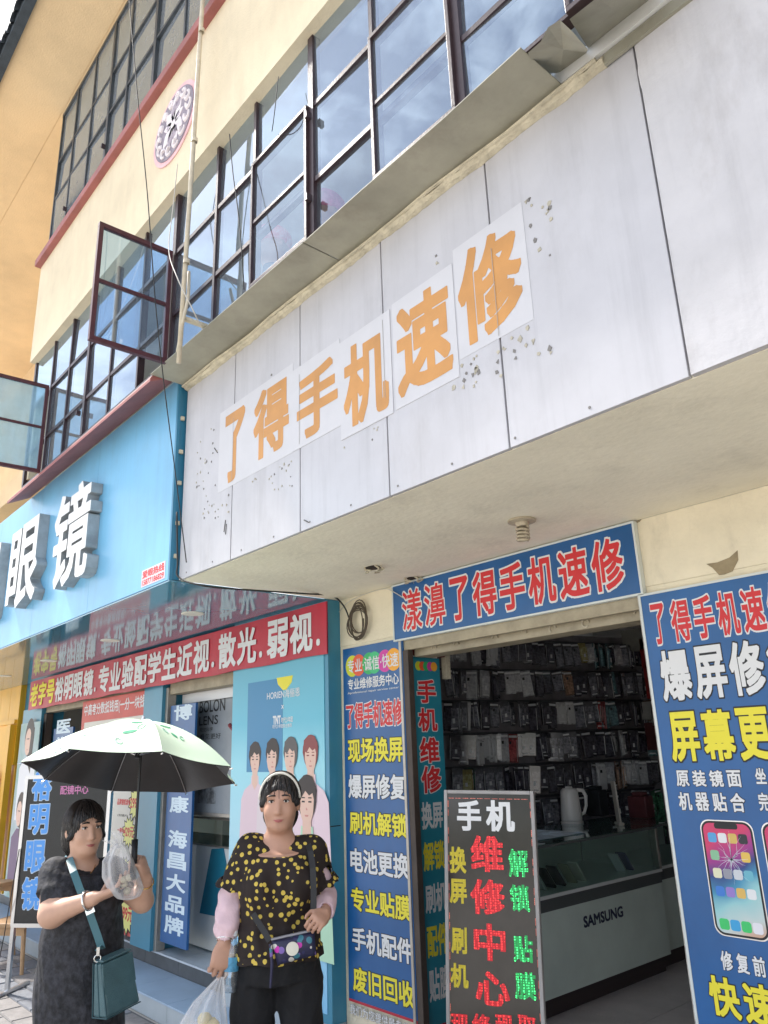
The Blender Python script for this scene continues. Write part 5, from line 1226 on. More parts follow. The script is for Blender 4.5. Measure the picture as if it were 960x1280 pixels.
def hand(F_, wrist, d, nrm, side, curls, size=1., thumb=(.5, .35), spread=.10):
    """d: wrist to knuckles, nrm: palm facing, side: towards the thumb"""
    d = d.normalized(); nrm = (nrm-d*nrm.dot(d)).normalized(); side = (side-d*side.dot(d)-nrm*side.dot(nrm)).normalized(); s = size
    F_.ell(wrist+d*.045*s, (.040*s, .050*s, .017*s), .012, ax=(side, d, nrm))
    for i, cu in enumerate(curls):
        u_ = (1.5-i)*.0205*s; base = wrist+d*(.082-abs(i-1)*.003)*s+side*u_
        F_.cap(wrist+d*.02*s+side*u_*.6, base, .0125*s, .0105*s, .010)
        ln = [(.036, .025, .02), (.041, .029, .022), (.038, .026, .021), (.030, .020, .018)][i]; dd = (d+side*(1.5-i)*spread).normalized(); p = base; a = 0
        for j, l_ in enumerate(ln):
            a += cu*(1, 1.1, .8)[j]; v_ = dd*math.cos(a)+nrm*math.sin(a); q = p+v_*l_*s; r0 = (.0092, .0084, .0076)[j]*s; F_.cap(p, q, r0, r0*.9, .0035); p = q
    tb = wrist+d*.022*s+side*.028*s; t1 = tb+(d*.55+side*.7+nrm*thumb[0]).normalized()*.036*s; t2 = t1+(d*.85+side*(.3-thumb[1])+nrm*thumb[0]*1.2).normalized()*.028*s; t3 = t2+(d*.9+side*(-thumb[1])+nrm*thumb[0]).normalized()*.022*s
    F_.cap(wrist+d*.01*s+side*.012*s, tb, .015*s, .0145*s, .012); F_.cap(tb, t1, .0135*s, .0112*s, .008); F_.cap(t1, t2, .0108*s, .0095*s, .004); F_.cap(t2, t3, .0095*s, .0080*s, .003)
def headshape(F_, c, f, r, s=1., tilt=0):
    """c: head centre, f: facing, r: to the person's left as seen = picture right"""
    u = VZ
    F_.ell(c+u*.025*s-f*.012*s, (.074*s, .090*s, .088*s), .02, ax=(r, f, u))
    F_.ell(c-u*.035*s+f*.018*s, (.065*s, .070*s, .078*s), .03, ax=(r, f, u))
    F_.ell(c-u*.088*s+f*.055*s, (.034*s, .026*s, .022*s), .03, ax=(r, f, u))      # chin
    for k in (-1, 1):
        F_.ell(c-u*.030*s+f*.058*s+r*.036*s*k, (.022*s, .020*s, .022*s), .02, ax=(r, f, u))  # cheeks
        F_.ell(c+u*.012*s+f*.084*s+r*.030*s*k, (.016*s, .010*s, .009*s), .008, 'cut', ax=(r, f, u))
        F_.ell(c+u*.030*s+f*.070*s+r*.030*s*k, (.022*s, .014*s, .008*s), .012, ax=(r, f, u))
        F_.ell(c-u*.005*s-f*.010*s+r*.077*s*k, (.010*s, .018*s, .030*s), .008, ax=(r, f, u))   # ears
        F_.ell(c-u*.034*s+f*.086*s+r*.010*s*k, (.008*s, .008*s, .006*s), .008, ax=(r, f, u))
    F_.cap(c+u*.014*s+f*.080*s, c-u*.030*s+f*.095*s, .0070*s, .0100*s, .010)          # nose
    F_.ell(c-u*.058*s+f*.080*s, (.022*s, .013*s, .006*s), .005, ax=(r, f, u)); F_.ell(c-u*.067*s+f*.078*s, (.018*s, .012*s, .007*s), .005, ax=(r, f, u))
def face_bits(par, c, f, r, s=1., dark=hairm):
    u = VZ; g = G(); w = G(); e = G(); l = G()
    def pe(g, cc, rr_, n=10, mi=0):
        b = len(g.v)
        for i in range(n//2+1):
            t = math.pi*i/(n//2)
            for a in range(n): q = cc+r*(rr_[0]*math.sin(t)*math.cos(a*2*math.pi/n))+f*(rr_[1]*math.sin(t)*math.sin(a*2*math.pi/n))+u*(rr_[2]*math.cos(t)); g.v.append(tuple(q))
        for i in range(n//2):
            for a in range(n): g.f.append((b+i*n+a, b+(i+1)*n+a, b+(i+1)*n+(a+1) % n, b+i*n+(a+1) % n)); g.m.append(mi)
    for k in (-1, 1):
        e_ = G(); pe(e_, c+u*.012*s+f*.0715*s+r*.030*s*k, (.0135*s, .009*s, .0072*s)); pe(e_, c+u*.012*s+f*.0775*s+r*.030*s*k, (.0062*s, .0042*s, .0062*s), mi=1)
        e_.build('eye', [mat('eye_white', (.7, .68, .65), .3), mat('eye_dark', (.02, .012, .01), .2)], par, smooth=True)
        b_ = G(); b_.tube([c+u*(.034+.010*t_-.014*t_*t_)*s+f*(.089-.016*abs(t_-.4))*s+r*(.014+.034*t_)*s*k for t_ in (0, .35, .7, 1)], [.0028, .0036, .003, .0015], 6); b_.build('eyebrow', dark, par, smooth=True)
        b_ = G(); b_.tube([c+u*(.0185-.005*abs(t_-.5)*2)*s+f*(.083-.010*abs(t_-.4))*s+r*(.017+.027*t_)*s*k for t_ in (0, .35, .7, 1)], .0016, 5); b_.build('eyelid', dark, par)
    lm = mat('lips', (.42, .13, .12), .4)
    l = G(); l.tube([c-u*(.0600+.002*abs(t_))*s+f*(.0915-.014*t_*t_)*s+r*.026*t_*s+u*.0022*t_*t_*s for t_ in (-1, -.6, -.2, 0, .2, .6, 1)], [.001, .0022, .003, .0026, .003, .0022, .001], 6); l.tube([c-u*(.0665-.003*abs(t_))*s+f*(.0905-.014*t_*t_)*s+r*.023*t_*s+u*.002*t_*t_*s for t_ in (-1, -.5, 0, .5, 1)], [.001, .003, .0036, .003, .001], 6)
    l.build('lips', lm, par, smooth=True)
# ---------------------------------------------------------------- woman in the spotted blouse
B = Body(350, 1100, 3.15)
neck = B.px(349, 1052); hc = B.px(350, 1004, .0); gz = .012
Fd, Rd = B.yaw(R(-4))
pelv = B.px(346, 1205, .0); chest = B.px(349, 1098, .0); waist = B.px(346, 1150, .0)
w2 = empty('person', B.L(0, 0, 0), 'woman in a yellow spotted black blouse, pale pink sleeves and black trousers', 'person')
lo = np.array(B.O)+np.array((-.52, -.52, -.02)); hi = np.array(B.O)+np.array((.52, .52, 1.78))
F1 = Field(lo, hi, .005)
ang = math.atan2(B.Rr.y, B.Rr.x)
headshape(F1, hc, Fd, Rd, 1.0)
F1.cap(hc-VZ*.07-Fd*.01, neck-VZ*.03-Fd*.015, .050, .056, .03)
sl_, sr_ = B.px(314, 1063, -.01), B.px(389, 1065, -.01)
F1.cap(sl_, sr_, .050, .050, .05)
F1.loft([(pelv-VZ*.02, .120, .095, ang), (pelv+VZ*.04, .150, .115, ang), (waist, .135, .105, ang), (chest, .15, .11, ang), (chest+VZ*.10, .13, .085, ang)], .04)
for k in (-1, 1): F1.ell(chest+B.Rr*.07*k+B.F*.065-VZ*.02, (.055, .055, .055), .05)
# her right arm hangs, hand with bag handles; her left forearm comes forward to the bag
el_, wl_ = B.px(289, 1122, -.01), B.px(280, 1178, .07)
er_, wr_ = B.px(406, 1124, -.03), B.px(406, 1143, .15)
F1.cap(sl_, el_, .045, .036, .03); F1.cap(el_, wl_, .036, .024, .015)
F1.cap(sr_, er_, .045, .036, .03); F1.cap(er_, wr_, .036, .024, .015)
hand(F1, wl_, (B.px(275, 1208, .085)-wl_), -B.Rr*.2-B.F*.9, B.Rr*1.0-B.F*.1, (.55, .6, .65, .7), 1.0, thumb=(.5, .3), spread=.05)
hand(F1, wr_, (B.px(393, 1154, .24)-wr_), -VZ*.55-B.F*.45-B.Rr*.3, VZ*.5-B.Rr*.7+B.F*.1, (.8, .9, .95, 1.0), .82, thumb=(.35, .2), spread=.04)
# legs and feet, inside the trousers
for k, (kx, ax_) in enumerate(((316, -.02), (376, .02))):
    hip = pelv+B.Rr*(.085 if k else -.085)-VZ*.02; kn = B.px(kx, 1275, .02 if k else -.02); kn.z = .47; an = Vector((kn.x, kn.y, .09))-B.F*(.02 if k else -.04)
    F1.cap(hip, kn, .075, .052, .03); F1.cap(kn, an, .052, .032, .02)
    F1.cap(an-VZ*.04-B.F*.02, an-VZ*.055+B.F*.12, .032, .026, .02); F1.ell(an-VZ*.05+B.F*.13, (.036, .036, .02), .02)
F1.mesh('body', skin2, w2)
face_bits(w2, hc, Fd, Rd)
# hair tied back with a pale band
F2_ = Field(np.array(hc)-.17, np.array(hc)+.17, .004)
F2_.ell(hc+VZ*.030-Fd*.020, (.086, .102, .096), .02, ax=(Rd, Fd, VZ)); F2_.ell(hc-VZ*.05-Fd*.05, (.074, .05, .07), .02, ax=(Rd, Fd, VZ)); F2_.ell(hc-VZ*.03-Fd*.10, (.04, .035, .04), .02, ax=(Rd, Fd, VZ))
F2_.ell(hc-VZ*.022+Fd*.085, (.060, .085, .090), .006, 'cut', ax=(Rd, Fd, VZ))
for k in (-1, 1): F2_.cap(hc+VZ*.060+Fd*.055+Rd*.012*k, hc+VZ*.000+Fd*.030+Rd*.074*k, .018, .012, .012)
def strands(c, amp=.0022):
    def f(X, Y, Z):
        x = X-c.x; y = Y-c.y; a = np.arctan2(x*Fd.x+y*Fd.y, x*Rd.x+y*Rd.y)
        return amp*np.sin(a*46+Z*40)+amp*.6*np.sin(a*95-Z*70)
    return f
F2_.mesh('hair', hairm, w2, disp=strands(hc), sm=1)
def loose_hair(c, par, n, seed, back=0.):
    rnd = random.Random(seed); g = G()
    for _ in range(n):
        a = rnd.uniform(0, 2*math.pi); e0 = rnd.uniform(.02, .35)
        if math.sin(a) > .55 and rnd.random() < .8: continue      # leave the face clear
        pts = []; e1 = rnd.uniform(1.35, 1.85)
        for i in range(7):
            t_ = e0+(e1-e0)*i/6; w_ = 1+.015*math.sin(i*1.7+a*5)+.012; a2 = a+rnd.uniform(-.02, .02)
            pts.append(c+VZ*.030-Fd*.020+Rd*(.088*w_*math.sin(t_)*math.cos(a2))+Fd*(.104*w_*math.sin(t_)*math.sin(a2))+VZ*(.099*w_*math.cos(t_)))
        g.tube(pts, [.0016, .002, .002, .002, .0018, .0014, .0008], 3, cap=False)
    tag(g.build('loose_hair', mat('hair_strand', (.035, .026, .022), .35), par), kind='stuff')
loose_hair(hc, w2, 260, 3)
g = G(); g.tube([hc+Rd*.085*math.cos(t)+Fd*(.020*math.sin(t)+.018)+VZ*(.020+.103*math.sin(t)) for t in [math.pi*i/16 for i in range(17)]], .005, 8); g.build('hair_band', mat('cream_band', (.78, .75, .66), .7), w2, smooth=True)
# trousers
F3 = Field(lo, np.array(B.O)+np.array((.52, .52, 1.05)), .006)
F3.loft([(pelv-VZ*.05, .172, .125, ang), (pelv+VZ*.01, .174, .13, ang), (pelv+VZ*.06, .16, .12, ang)], .03)
for k, kx in enumerate((313, 382)):
    hip = pelv+B.Rr*(.088 if k else -.088)-VZ*.05; kn = B.px(kx, 1275, .02 if k else -.02); kn.z = .47; an = Vector((kn.x, kn.y, .11))-B.F*(.02 if k else -.04)+B.Rr*(-.01 if k else -.02)
    F3.cap(hip, kn, .090, .080, .02); F3.cap(kn, an, .080, .075, .02)
F3.cap(pelv-VZ*.60, pelv-VZ*.20, .004, .016, .0, 'cut')
rip = lambda X, Y, Z: .004*np.sin(Z*38+X*50)+.003*np.sin(X*90-Z*22)*np.cos(Y*70)
F3.mesh('trousers', pantm, w2, disp=rip)
# pink long sleeves
F4 = Field(lo+np.array((0, 0, .7)), hi-np.array((0, 0, .35)), .005)
cuffl = el_.lerp(wl_, .86); cuffr = er_.lerp(wr_, .85)
F4.cap(sl_.lerp(el_, .5), el_, .050, .050, .02); F4.cap(el_, el_.lerp(wl_, .68), .050, .052, .01); F4.cap(el_.lerp(wl_, .68), cuffl, .036, .034, .006)
F4.cap(sr_.lerp(er_, .5), er_, .050, .050, .02); F4.cap(er_, er_.lerp(wr_, .5), .050, .046, .01); F4.cap(er_.lerp(wr_, .5), cuffr, .044, .036, .006)
F4.cap(cuffl, wl_+(wl_-cuffl)*2, .028, .028, 0, 'cut'); F4.cap(cuffr, wr_+(wr_-cuffr)*2, .028, .028, 0, 'cut')
F4.mesh('sleeves', pinkm, w2, disp=lambda X, Y, Z: .0025*np.sin(Z*120+X*60)+.002*np.sin(Z*60-Y*90))
# blouse with wide short sleeves and frilled hems
spot = bpy.data.materials.new('spotted_blouse_fabric'); spot.use_nodes = True; n_ = spot.node_tree.nodes; l_ = spot.node_tree.links; b_ = n_['Principled BSDF']; b_.inputs['Roughness'].default_value = .8
t = n_.new('ShaderNodeTexCoord'); v = n_.new('ShaderNodeTexVoronoi'); v.inputs['Scale'].default_value = 36; v.inputs['Randomness'].default_value = .72
nz_ = n_.new('ShaderNodeTexNoise'); nz_.inputs['Scale'].default_value = 70; ad = n_.new('ShaderNodeMath'); ad.operation = 'MULTIPLY_ADD'; ad.inputs[1].default_value = .16
rr_ = n_.new('ShaderNodeValToRGB'); rr_.color_ramp.interpolation = 'CONSTANT'; rr_.color_ramp.elements[0].color = (.62, .46, .08, 1); rr_.color_ramp.elements[1].position = .40; rr_.color_ramp.elements[1].color = (.018, .010, .008, 1)
l_.new(t.outputs['Object'], v.inputs[0]); l_.new(t.outputs['Object'], nz_.inputs[0]); l_.new(nz_.outputs[0], ad.inputs[0]); l_.new(v.outputs['Distance'], ad.inputs[2]); l_.new(ad.outputs[0], rr_.inputs[0]); l_.new(rr_.outputs[0], b_.inputs['Base Color'])
F5 = Field(lo+np.array((0, 0, .7)), hi-np.array((0, 0, .20)), .005)
hem = B.px(346, 1192, .0)
F5.loft([(hem, .182, .145, ang), (hem+VZ*.10, .176, .14, ang), (waist, .160, .130, ang), (chest, .168, .135, ang), (chest+VZ*.09, .150, .11, ang)], .03)
F5.cap(sl_+VZ*.004, sr_+VZ*.004, .060, .060, .05)
for k in (-1, 1): F5.ell(chest+B.Rr*.072*k+B.F*.085-VZ*.012, (.066, .062, .064), .05)
seL, seR = B.px(294, 1106, -.01), B.px(400, 1101, -.02)
F5.cap(sl_, seL, .060, .070, .03); F5.cap(sr_, seR, .062, .070, .03)
# open ends
for a_, b2 in ((seL, el_), (seR, er_)):
    dv = (b2-a_).normalized(); q = F5.sub(np.array(a_)-.22, np.array(a_)+.22); sl4, (X, Y, Z) = q
    a3 = a_+dv*.005; pl_ = (X-a3.x)*dv.x+(Y-a3.y)*dv.y+(Z-a3.z)*dv.z
    outer = abs((a_-B.O).dot(B.Rr)); side = math.copysign(1, (a_-B.O).dot(B.Rr))
    rr2 = ((X-B.O.x)*B.Rr.x+(Y-B.O.y)*B.Rr.y)*side
    msk = (rr2 > .165); F5.D[sl4] = np.where(msk, np.maximum(F5.D[sl4], pl_.astype(np.float32)), F5.D[sl4])
    F5.cap(a_-dv*.03, a_+dv*.10, .058, .066, 0, 'cut')
F5.ell(neck+B.F*.05+VZ*.018, (.072, .085, .036), 0, 'cut', ax=(B.Rr, B.F, VZ)); F5.cap(neck-VZ*.01, neck+VZ*.09, .062, .07, 0, 'cut')
F5.D[:, :, :int((hem.z+.0-F5.lo[2])/F5.h)] = 1
nz1 = chest.z+.07
F5.mesh('blouse', spot, w2, disp=lambda X, Y, Z: np.clip((nz1-Z)/.05, .12, 1)*(.0055*np.sin(Z*30+X*46)*np.cos(Y*38)+.003*np.sin(X*85+Y*60+Z*15)))
for a_, r_0, r_1, ax_ in ((hem+VZ*.002, .184, .147, None),):
    g = G(); n = 120
    for i in range(n+1):
        t = 2*math.pi*i/n
        for h_, e in ((.015, 0), (-.012, .004)): g.v.append(tuple(a_+B.Rr*(r_0+e+.004*math.sin(9*t))*math.cos(t)+B.F*(r_1+e+.005*math.sin(11*t+1))*math.sin(t)+VZ*(h_+.004*math.sin(7*t))))
    for i in range(n): g.f.append((2*i, 2*i+2, 2*i+3, 2*i+1)); g.m.append(0)
    g.build('blouse_hem', spot, w2, smooth=True)
for a_, b2, r_ in ((seL, el_, .071), (seR, er_, .069)):
    dv = (b2-a_).normalized(); p1 = dv.cross(B.F).normalized(); p2 = dv.cross(p1); g = G(); n = 70
    for i in range(n+1):
        t = 2*math.pi*i/n
        for h_, e in ((-.012, -.002), (.018, .006)): g.v.append(tuple(a_+(p1*math.cos(t)+p2*math.sin(t))*(r_+e+.006*math.sin(11*t)*(h_ > 0))+dv*(h_+.004*math.sin(8*t))))
    for i in range(n): g.f.append((2*i, 2*i+2, 2*i+3, 2*i+1)); g.m.append(0)
    g.build('sleeve_frill', spot, w2, smooth=True)
# necklace, bracelets
g = G(); g.tube([neck+B.Rr*.060*math.cos(t)+B.F*(.045-.070*math.sin(t))*-1+VZ*(.012+.055*math.sin(t)) for t in [math.pi+math.pi*i/14 for i in range(15)]], .0042, 6); g.build('necklace', goldm, w2, smooth=True)
def ring(c, dv, r, th, m, nm, par):
    dv = dv.normalized(); p1 = dv.orthogonal().normalized(); p2 = dv.cross(p1); return G().tube([c+(p1*math.cos(t)+p2*math.sin(t))*r for t in [2*math.pi*i/24 for i in range(25)]], th, 7).build(nm, m, par, smooth=True)
ring(wl_.lerp(el_, .06), wl_-el_, .031, .003, silver, 'bracelet', w2)
for k, kx in enumerate((316, 378)):
    kn = B.px(kx, 1275, .02 if k else -.02); an = Vector((kn.x, kn.y, .05))-B.F*(.02 if k else -.04)
    g = G(); g.prism([(.05*math.cos(t)*(1.0), .145*math.sin(t)+.05) for t in [2*math.pi*i/18 for i in range(18)]], Vector((an.x, an.y, .0125)), B.Rr, B.F, VZ, 0, .02); g.build('shoe_sole', black, w2)
    g = G(); g.tube([Vector((an.x, an.y, 0))+B.F*.10+B.Rr*.045*math.cos(t)+VZ*(.03+.045*math.sin(t)) for t in [math.pi*i/8 for i in range(9)]], .009, 6); g.build('shoe_strap', black, w2)
# patterned bag and its strap
pb = bpy.data.materials.new('patterned_bag_fabric'); pb.use_nodes = True; n_ = pb.node_tree.nodes; l_ = pb.node_tree.links; b_ = n_['Principled BSDF']; b_.inputs['Roughness'].default_value = .5
t = n_.new('ShaderNodeTexCoord'); v = n_.new('ShaderNodeTexVoronoi'); v.inputs['Scale'].default_value = 34; rr_ = n_.new('ShaderNodeValToRGB'); rr_.color_ramp.interpolation = 'CONSTANT'
cr = rr_.color_ramp; cr.elements[0].color = (.55, .03, .38, 1); cr.elements[1].position = .22; cr.elements[1].color = (.03, .03, .10, 1)
for p_, c_ in ((.42, (.20, .12, .40)), (.58, (.05, .20, .26)), (.70, (.02, .02, .06)), (.86, (.62, .60, .55))): e = cr.elements.new(p_); e.color = (*c_, 1)
sc = n_.new('ShaderNodeSeparateColor'); v2 = n_.new('ShaderNodeMath'); v2.operation = 'GREATER_THAN'; v2.inputs[1].default_value = .42; mxx = n_.new('ShaderNodeMixRGB'); mxx.inputs[2].default_value = (.02, .02, .06, 1)
l_.new(t.outputs['Object'], v.inputs[0]); l_.new(v.outputs['Color'], sc.inputs[0]); l_.new(sc.outputs[0], rr_.inputs[0]); l_.new(v.outputs['Distance'], v2.inputs[0]); l_.new(v2.outputs[0], mxx.inputs[0]); l_.new(rr_.outputs[0], mxx.inputs[1]); l_.new(mxx.outputs[0], b_.inputs['Base Color'])
bf = .175
tl, tr, br, bl = B.px(339, 1175, bf), B.px(393, 1163, bf), B.px(395, 1193, bf), B.px(347, 1206, bf)
bag = empty('patterned_pouch', bl.lerp(tr, .5), 'small dark purse with pink and blue pattern worn over the spotted blouse', 'bag')
g = G(); nn_ = B.F; nu, nv = 10, 6; ring_ = []
for sgn in (1, -1):
    for j in range(nv+1):
        for i in range(nu+1):
            p = tl.lerp(tr, i/nu).lerp(bl.lerp(br, i/nu), j/nv); e = min(i/nu, 1-i/nu, )*2; e2 = min(j/nv, 1-j/nv)*2; g.v.append(tuple(p+nn_*sgn*(.008+.020*(e*e2)**.4)))
    b0_ = 0 if sgn > 0 else (nu+1)*(nv+1)
    for j in range(nv):
        for i in range(nu): a = b0_+j*(nu+1)+i; q = (a, a+1, a+nu+2, a+nu+1); g.f.append(q if sgn < 0 else q[::-1]); g.m.append(0)
bd = [(i, 0) for i in range(nu)]+[(nu, j) for j in range(nv)]+[(nu-i, nv) for i in range(nu)]+[(0, nv-j) for j in range(nv)]
for k in range(len(bd)):
    (i, j), (i2, j2) = bd[k], bd[(k+1) % len(bd)]; a, b = j*(nu+1)+i, j2*(nu+1)+i2; M_ = (nu+1)*(nv+1); g.f.append((a, b, b+M_, a+M_)); g.m.append(0)
g.build('pouch_body', pb, bag, smooth=True)
G().tube([tl+nn_*.012+VZ*.004, tl.lerp(tr, .5)+nn_*.020+VZ*.006, tr+nn_*.012+VZ*.004], .005, 6).build('zip', mat('zip_grey', (.25, .25, .28), .4, metal=.5), bag)
cc_ = tl.lerp(br, .47)+nn_*.030
G().lathe([(0, 0), (.024, 0), (.024, .004), (0, .005)], cc_, ax=nn_, n=20).build('badge', mat('pale_badge', (.70, .68, .58), .5), bag)
g = G(); p = B.px(338, 1180, bf+.01); g.tube([p, B.px(340, 1205, bf+.01), B.px(338, 1235, bf+.01)], [.006, .006, .004], 6); g.build('wrist_loop', pb, bag)
strm = mat('black_strap', (.02, .02, .022), .6)
def flat(pts, w, th, n, m, nm, par):
    g = G(); P_ = [Vector(p) for p in pts]
    for i, p in enumerate(P_):
        t_ = (P_[min(i+1, len(P_)-1)]-P_[max(i-1, 0)]).normalized(); nn2 = n(p) if callable(n) else n; s_ = t_.cross(nn2).normalized(); nn2 = s_.cross(t_)
        for a, b in ((-1, -1), (1, -1), (1, 1), (-1, 1)): g.v.append(tuple(p+s_*w/2*a+nn2*th/2*b))
    for i in range(len(P_)-1):
        for k in range(4): g.f.append((4*i+k, 4*i+(k+1) % 4, 4*i+4+(k+1) % 4, 4*i+4+k)); g.m.append(0)
    g.f += [(0, 3, 2, 1), tuple(4*(len(P_)-1)+k for k in range(4))]; g.m += [0, 0]
    return g.build(nm, m, par)
flat([B.px(384, 1052, .03), B.px(388, 1064, .085), B.px(391, 1085, .135), B.px(392, 1110, .15), B.px(392, 1135, .16), B.px(392, 1163, .18)], .024, .004, B.F, strm, 'strap', bag)
flat([B.px(316, 1142, .155), B.px(326, 1158, .165), B.px(337, 1176, .18)], .022, .004, B.F, strm, 'strap', bag)
# carrier bag and bottle in her hanging hand
plb = bpy.data.materials.new('thin_white_plastic'); plb.use_nodes = True; n_ = plb.node_tree.nodes; l_ = plb.node_tree.links; b_ = n_['Principled BSDF']; b_.inputs['Base Color'].default_value = (.86, .86, .88, 1); b_.inputs['Roughness'].default_value = .22
tr_ = n_.new('ShaderNodeBsdfTransparent'); mx_ = n_.new('ShaderNodeMixShader'); lw_ = n_.new('ShaderNodeLayerWeight'); lw_.inputs[0].default_value = .35; mr_ = n_.new('ShaderNodeMapRange'); mr_.inputs[3].default_value = .18; mr_.inputs[4].default_value = .85
l_.new(lw_.outputs['Facing'], mr_.inputs[0]); l_.new(mr_.outputs[0], mx_.inputs[0]); l_.new(tr_.outputs[0], mx_.inputs[1]); l_.new(b_.outputs[0], mx_.inputs[2]); l_.new(mx_.outputs[0], n_['Material Output'].inputs[0])
def softbag(prof, par, seed, mt, nm, axf=B.Rr, axg=B.F, n=46, amp=.10, sub=6):
    """prof: list of (centre, ru, rv) from top to bottom"""
    rnd = random.Random(seed); ph = [(rnd.randint(3, 9), rnd.uniform(0, 6.3), rnd.uniform(-6, 6)) for _ in range(5)]
    g = G(); K = []
    for i in range(len(prof)-1):
        for k in range(sub):
            t_ = k/sub; a, b = prof[i], prof[i+1]; K.append((Vector(a[0]).lerp(Vector(b[0]), t_), a[1]+(b[1]-a[1])*t_, a[2]+(b[2]-a[2])*t_))
    K.append((Vector(prof[-1][0]), prof[-1][1], prof[-1][2]))
    for j, (c, ru, rv) in enumerate(K):
        for i in range(n):
            t_ = 2*math.pi*i/n; w_ = 1+amp*sum(math.sin(a*t_+b+c_*j/len(K)) for a, b, c_ in ph)*.45
            g.v.append(tuple(c+axf*ru*w_*math.cos(t_)+axg*rv*w_*math.sin(t_)))
    for j in range(len(K)-1):
        for i in range(n): g.f.append((j*n+i, (j+1)*n+i, (j+1)*n+(i+1) % n, j*n+(i+1) % n)); g.m.append(0)
    g.f.append(tuple((len(K)-1)*n+i for i in range(n))); g.m.append(0)
    return g.build(nm, mt, par, smooth=True)
hf = .11
cb = empty('carrier_bag', B.px(258, 1300, hf), 'white plastic carrier bag hanging from the hand of the spotted blouse woman', 'plastic bag')
softbag([(B.px(275, 1222, hf), .012, .012), (B.px(270, 1232, hf), .028, .022), (B.px(262, 1250, hf), .055, .045), (B.px(257, 1275, hf), .080, .065), (B.px(253, 1315, hf), .100, .085), (B.px(252, 1345, hf), .085, .075), (B.px(252, 1352, hf), .03, .03)], cb, 4, plb, 'bag_film', amp=.14)
fo_ = mat('pale_yellow_food', (.70, .58, .28), .6, .3, 30)
g = G(); random.seed(6)
for k in range(9): c = B.px(260+random.uniform(-9, 9), 1280+random.uniform(-6, 26), hf+random.uniform(-.03, .03)); g.ell(c, (.028, .028, .024), 10)
tag(g.build('food', fo_, cb, smooth=True), kind='stuff')
bt_ = empty('water_bottle', B.px(285, 1235, .06), 'crumpled clear water bottle with a blue label held beside the carrier bag', 'bottle')
ax_ = (B.px(286, 1172, .09)-B.px(281, 1232, .09)).normalized(); b0_ = B.px(286, 1240, .06)
clr = glassmat('clear_bottle_plastic', (.82, .88, .93), .12, .05, .0, .25)
G().lathe([(.0, 0), (.027, .002), (.030, .01), (.028, .02), (.031, .03), (.028, .04), (.031, .05), (.029, .06), (.030, .13), (.028, .15), (.014, .18), (.013, .195), (0, .196)], b0_, ax=ax_, n=20).build('bottle_body', clr, bt_, smooth=True)
G().lathe([(.0312, .075), (.0312, .125)], b0_, ax=ax_, n=20).build('bottle_label', mat('blue_label', (.10, .38, .62), .4, .5, 40), bt_, smooth=True)
G().lathe([(0, .196), (.016, .196), (.016, .214), (0, .215)], b0_, ax=ax_, n=16).build('bottle_cap', mat('white_cap', (.7, .72, .75), .4), bt_)
# ---------------------------------------------------------------- woman with the umbrella
A_ = Body(103, 1150, 3.4)
w1 = empty('person', A_.L(0, 0, 0), 'woman in a black short sleeved dress holding a pale green umbrella', 'person')
lo = np.array(A_.O)+np.array((-.55, -.55, -.02)); hi = np.array(A_.O)+np.array((.55, .55, 1.66))
F1 = Field(lo, hi, .005); ang = math.atan2(A_.Rr.y, A_.Rr.x)
hc = A_.px(106, 1037, .02); neck = A_.px(103, 1080, .0); Fd, Rd = A_.yaw(R(22))
chest = A_.px(102, 1122, 0); waist = A_.px(102, 1175, 0); pelv = A_.px(100, 1235, 0)
headshape(F1, hc, Fd, Rd, .98)
F1.cap(hc-VZ*.06, neck-VZ*.03-A_.F*.01, .052, .060, .03)
sl_, sr_ = A_.px(71, 1093, .01), A_.px(138, 1092, -.02)
F1.cap(sl_, sr_, .052, .052, .05)
F1.loft([(pelv-VZ*.1, .16, .14, ang), (pelv, .165, .14, ang), (waist, .155, .135, ang), (chest, .140, .120, ang), (chest+VZ*.10, .125, .085, ang)], .04)
for k in (-1, 1): F1.ell(chest+A_.Rr*.07*k+A_.F*.09-VZ*.01, (.07, .065, .07), .05)
el_, wl_ = A_.px(64, 1143, .13), A_.px(117, 1123, .24)
er_, wr_ = A_.px(178, 1126, .10), A_.px(182, 1098, .20)
F1.cap(sl_, el_, .062, .052, .03); F1.cap(el_, wl_, .050, .029, .02)
F1.cap(sr_, er_, .056, .048, .03); F1.cap(er_, wr_, .046, .029, .02)
hand(F1, wl_, (A_.px(148, 1112, .25)-wl_), VZ*.8+A_.F*-.2+A_.Rr*.1, VZ*.1+A_.F*.0-A_.F*.9, (.35, .4, .42, .45), 1.05, thumb=(.9, .3), spread=.06)
ph = A_.px(168, 1066, .235)          # where the shaft passes through the fist
hand(F1, wr_, (A_.px(176, 1074, .225)-wr_), -A_.Rr*.85+A_.F*-.3, VZ*.75+A_.F*.25, (1.1, 1.15, 1.15, 1.1), 1.0, thumb=(.8, .4), spread=.03)
for k, kr in enumerate((-.085, .085)):
    hip = pelv+A_.Rr*kr-VZ*.05; kn = A_.L(kr*.95, .01, .45); an = A_.L(kr*.9, -.01 if k else .04, .09)
    F1.cap(hip, kn, .085, .058, .03); F1.cap(kn, an, .058, .036, .03); F1.cap(an-VZ*.04-A_.F*.02, an-VZ*.055+A_.F*.12, .032, .027, .02)
F1.mesh('body', skin, w1)
face_bits(w1, hc, Fd, Rd, .98)
F2_ = Field(np.array(hc)-.19, np.array(hc)+.19, .004)
F2_.ell(hc+VZ*.028-Fd*.018, (.088, .102, .094), .02, ax=(Rd, Fd, VZ)); F2_.ell(hc-VZ*.04-Fd*.045, (.084, .06, .085), .03, ax=(Rd, Fd, VZ)); F2_.ell(hc-VZ*.03-Fd*.11, (.045, .04, .045), .02, ax=(Rd, Fd, VZ))
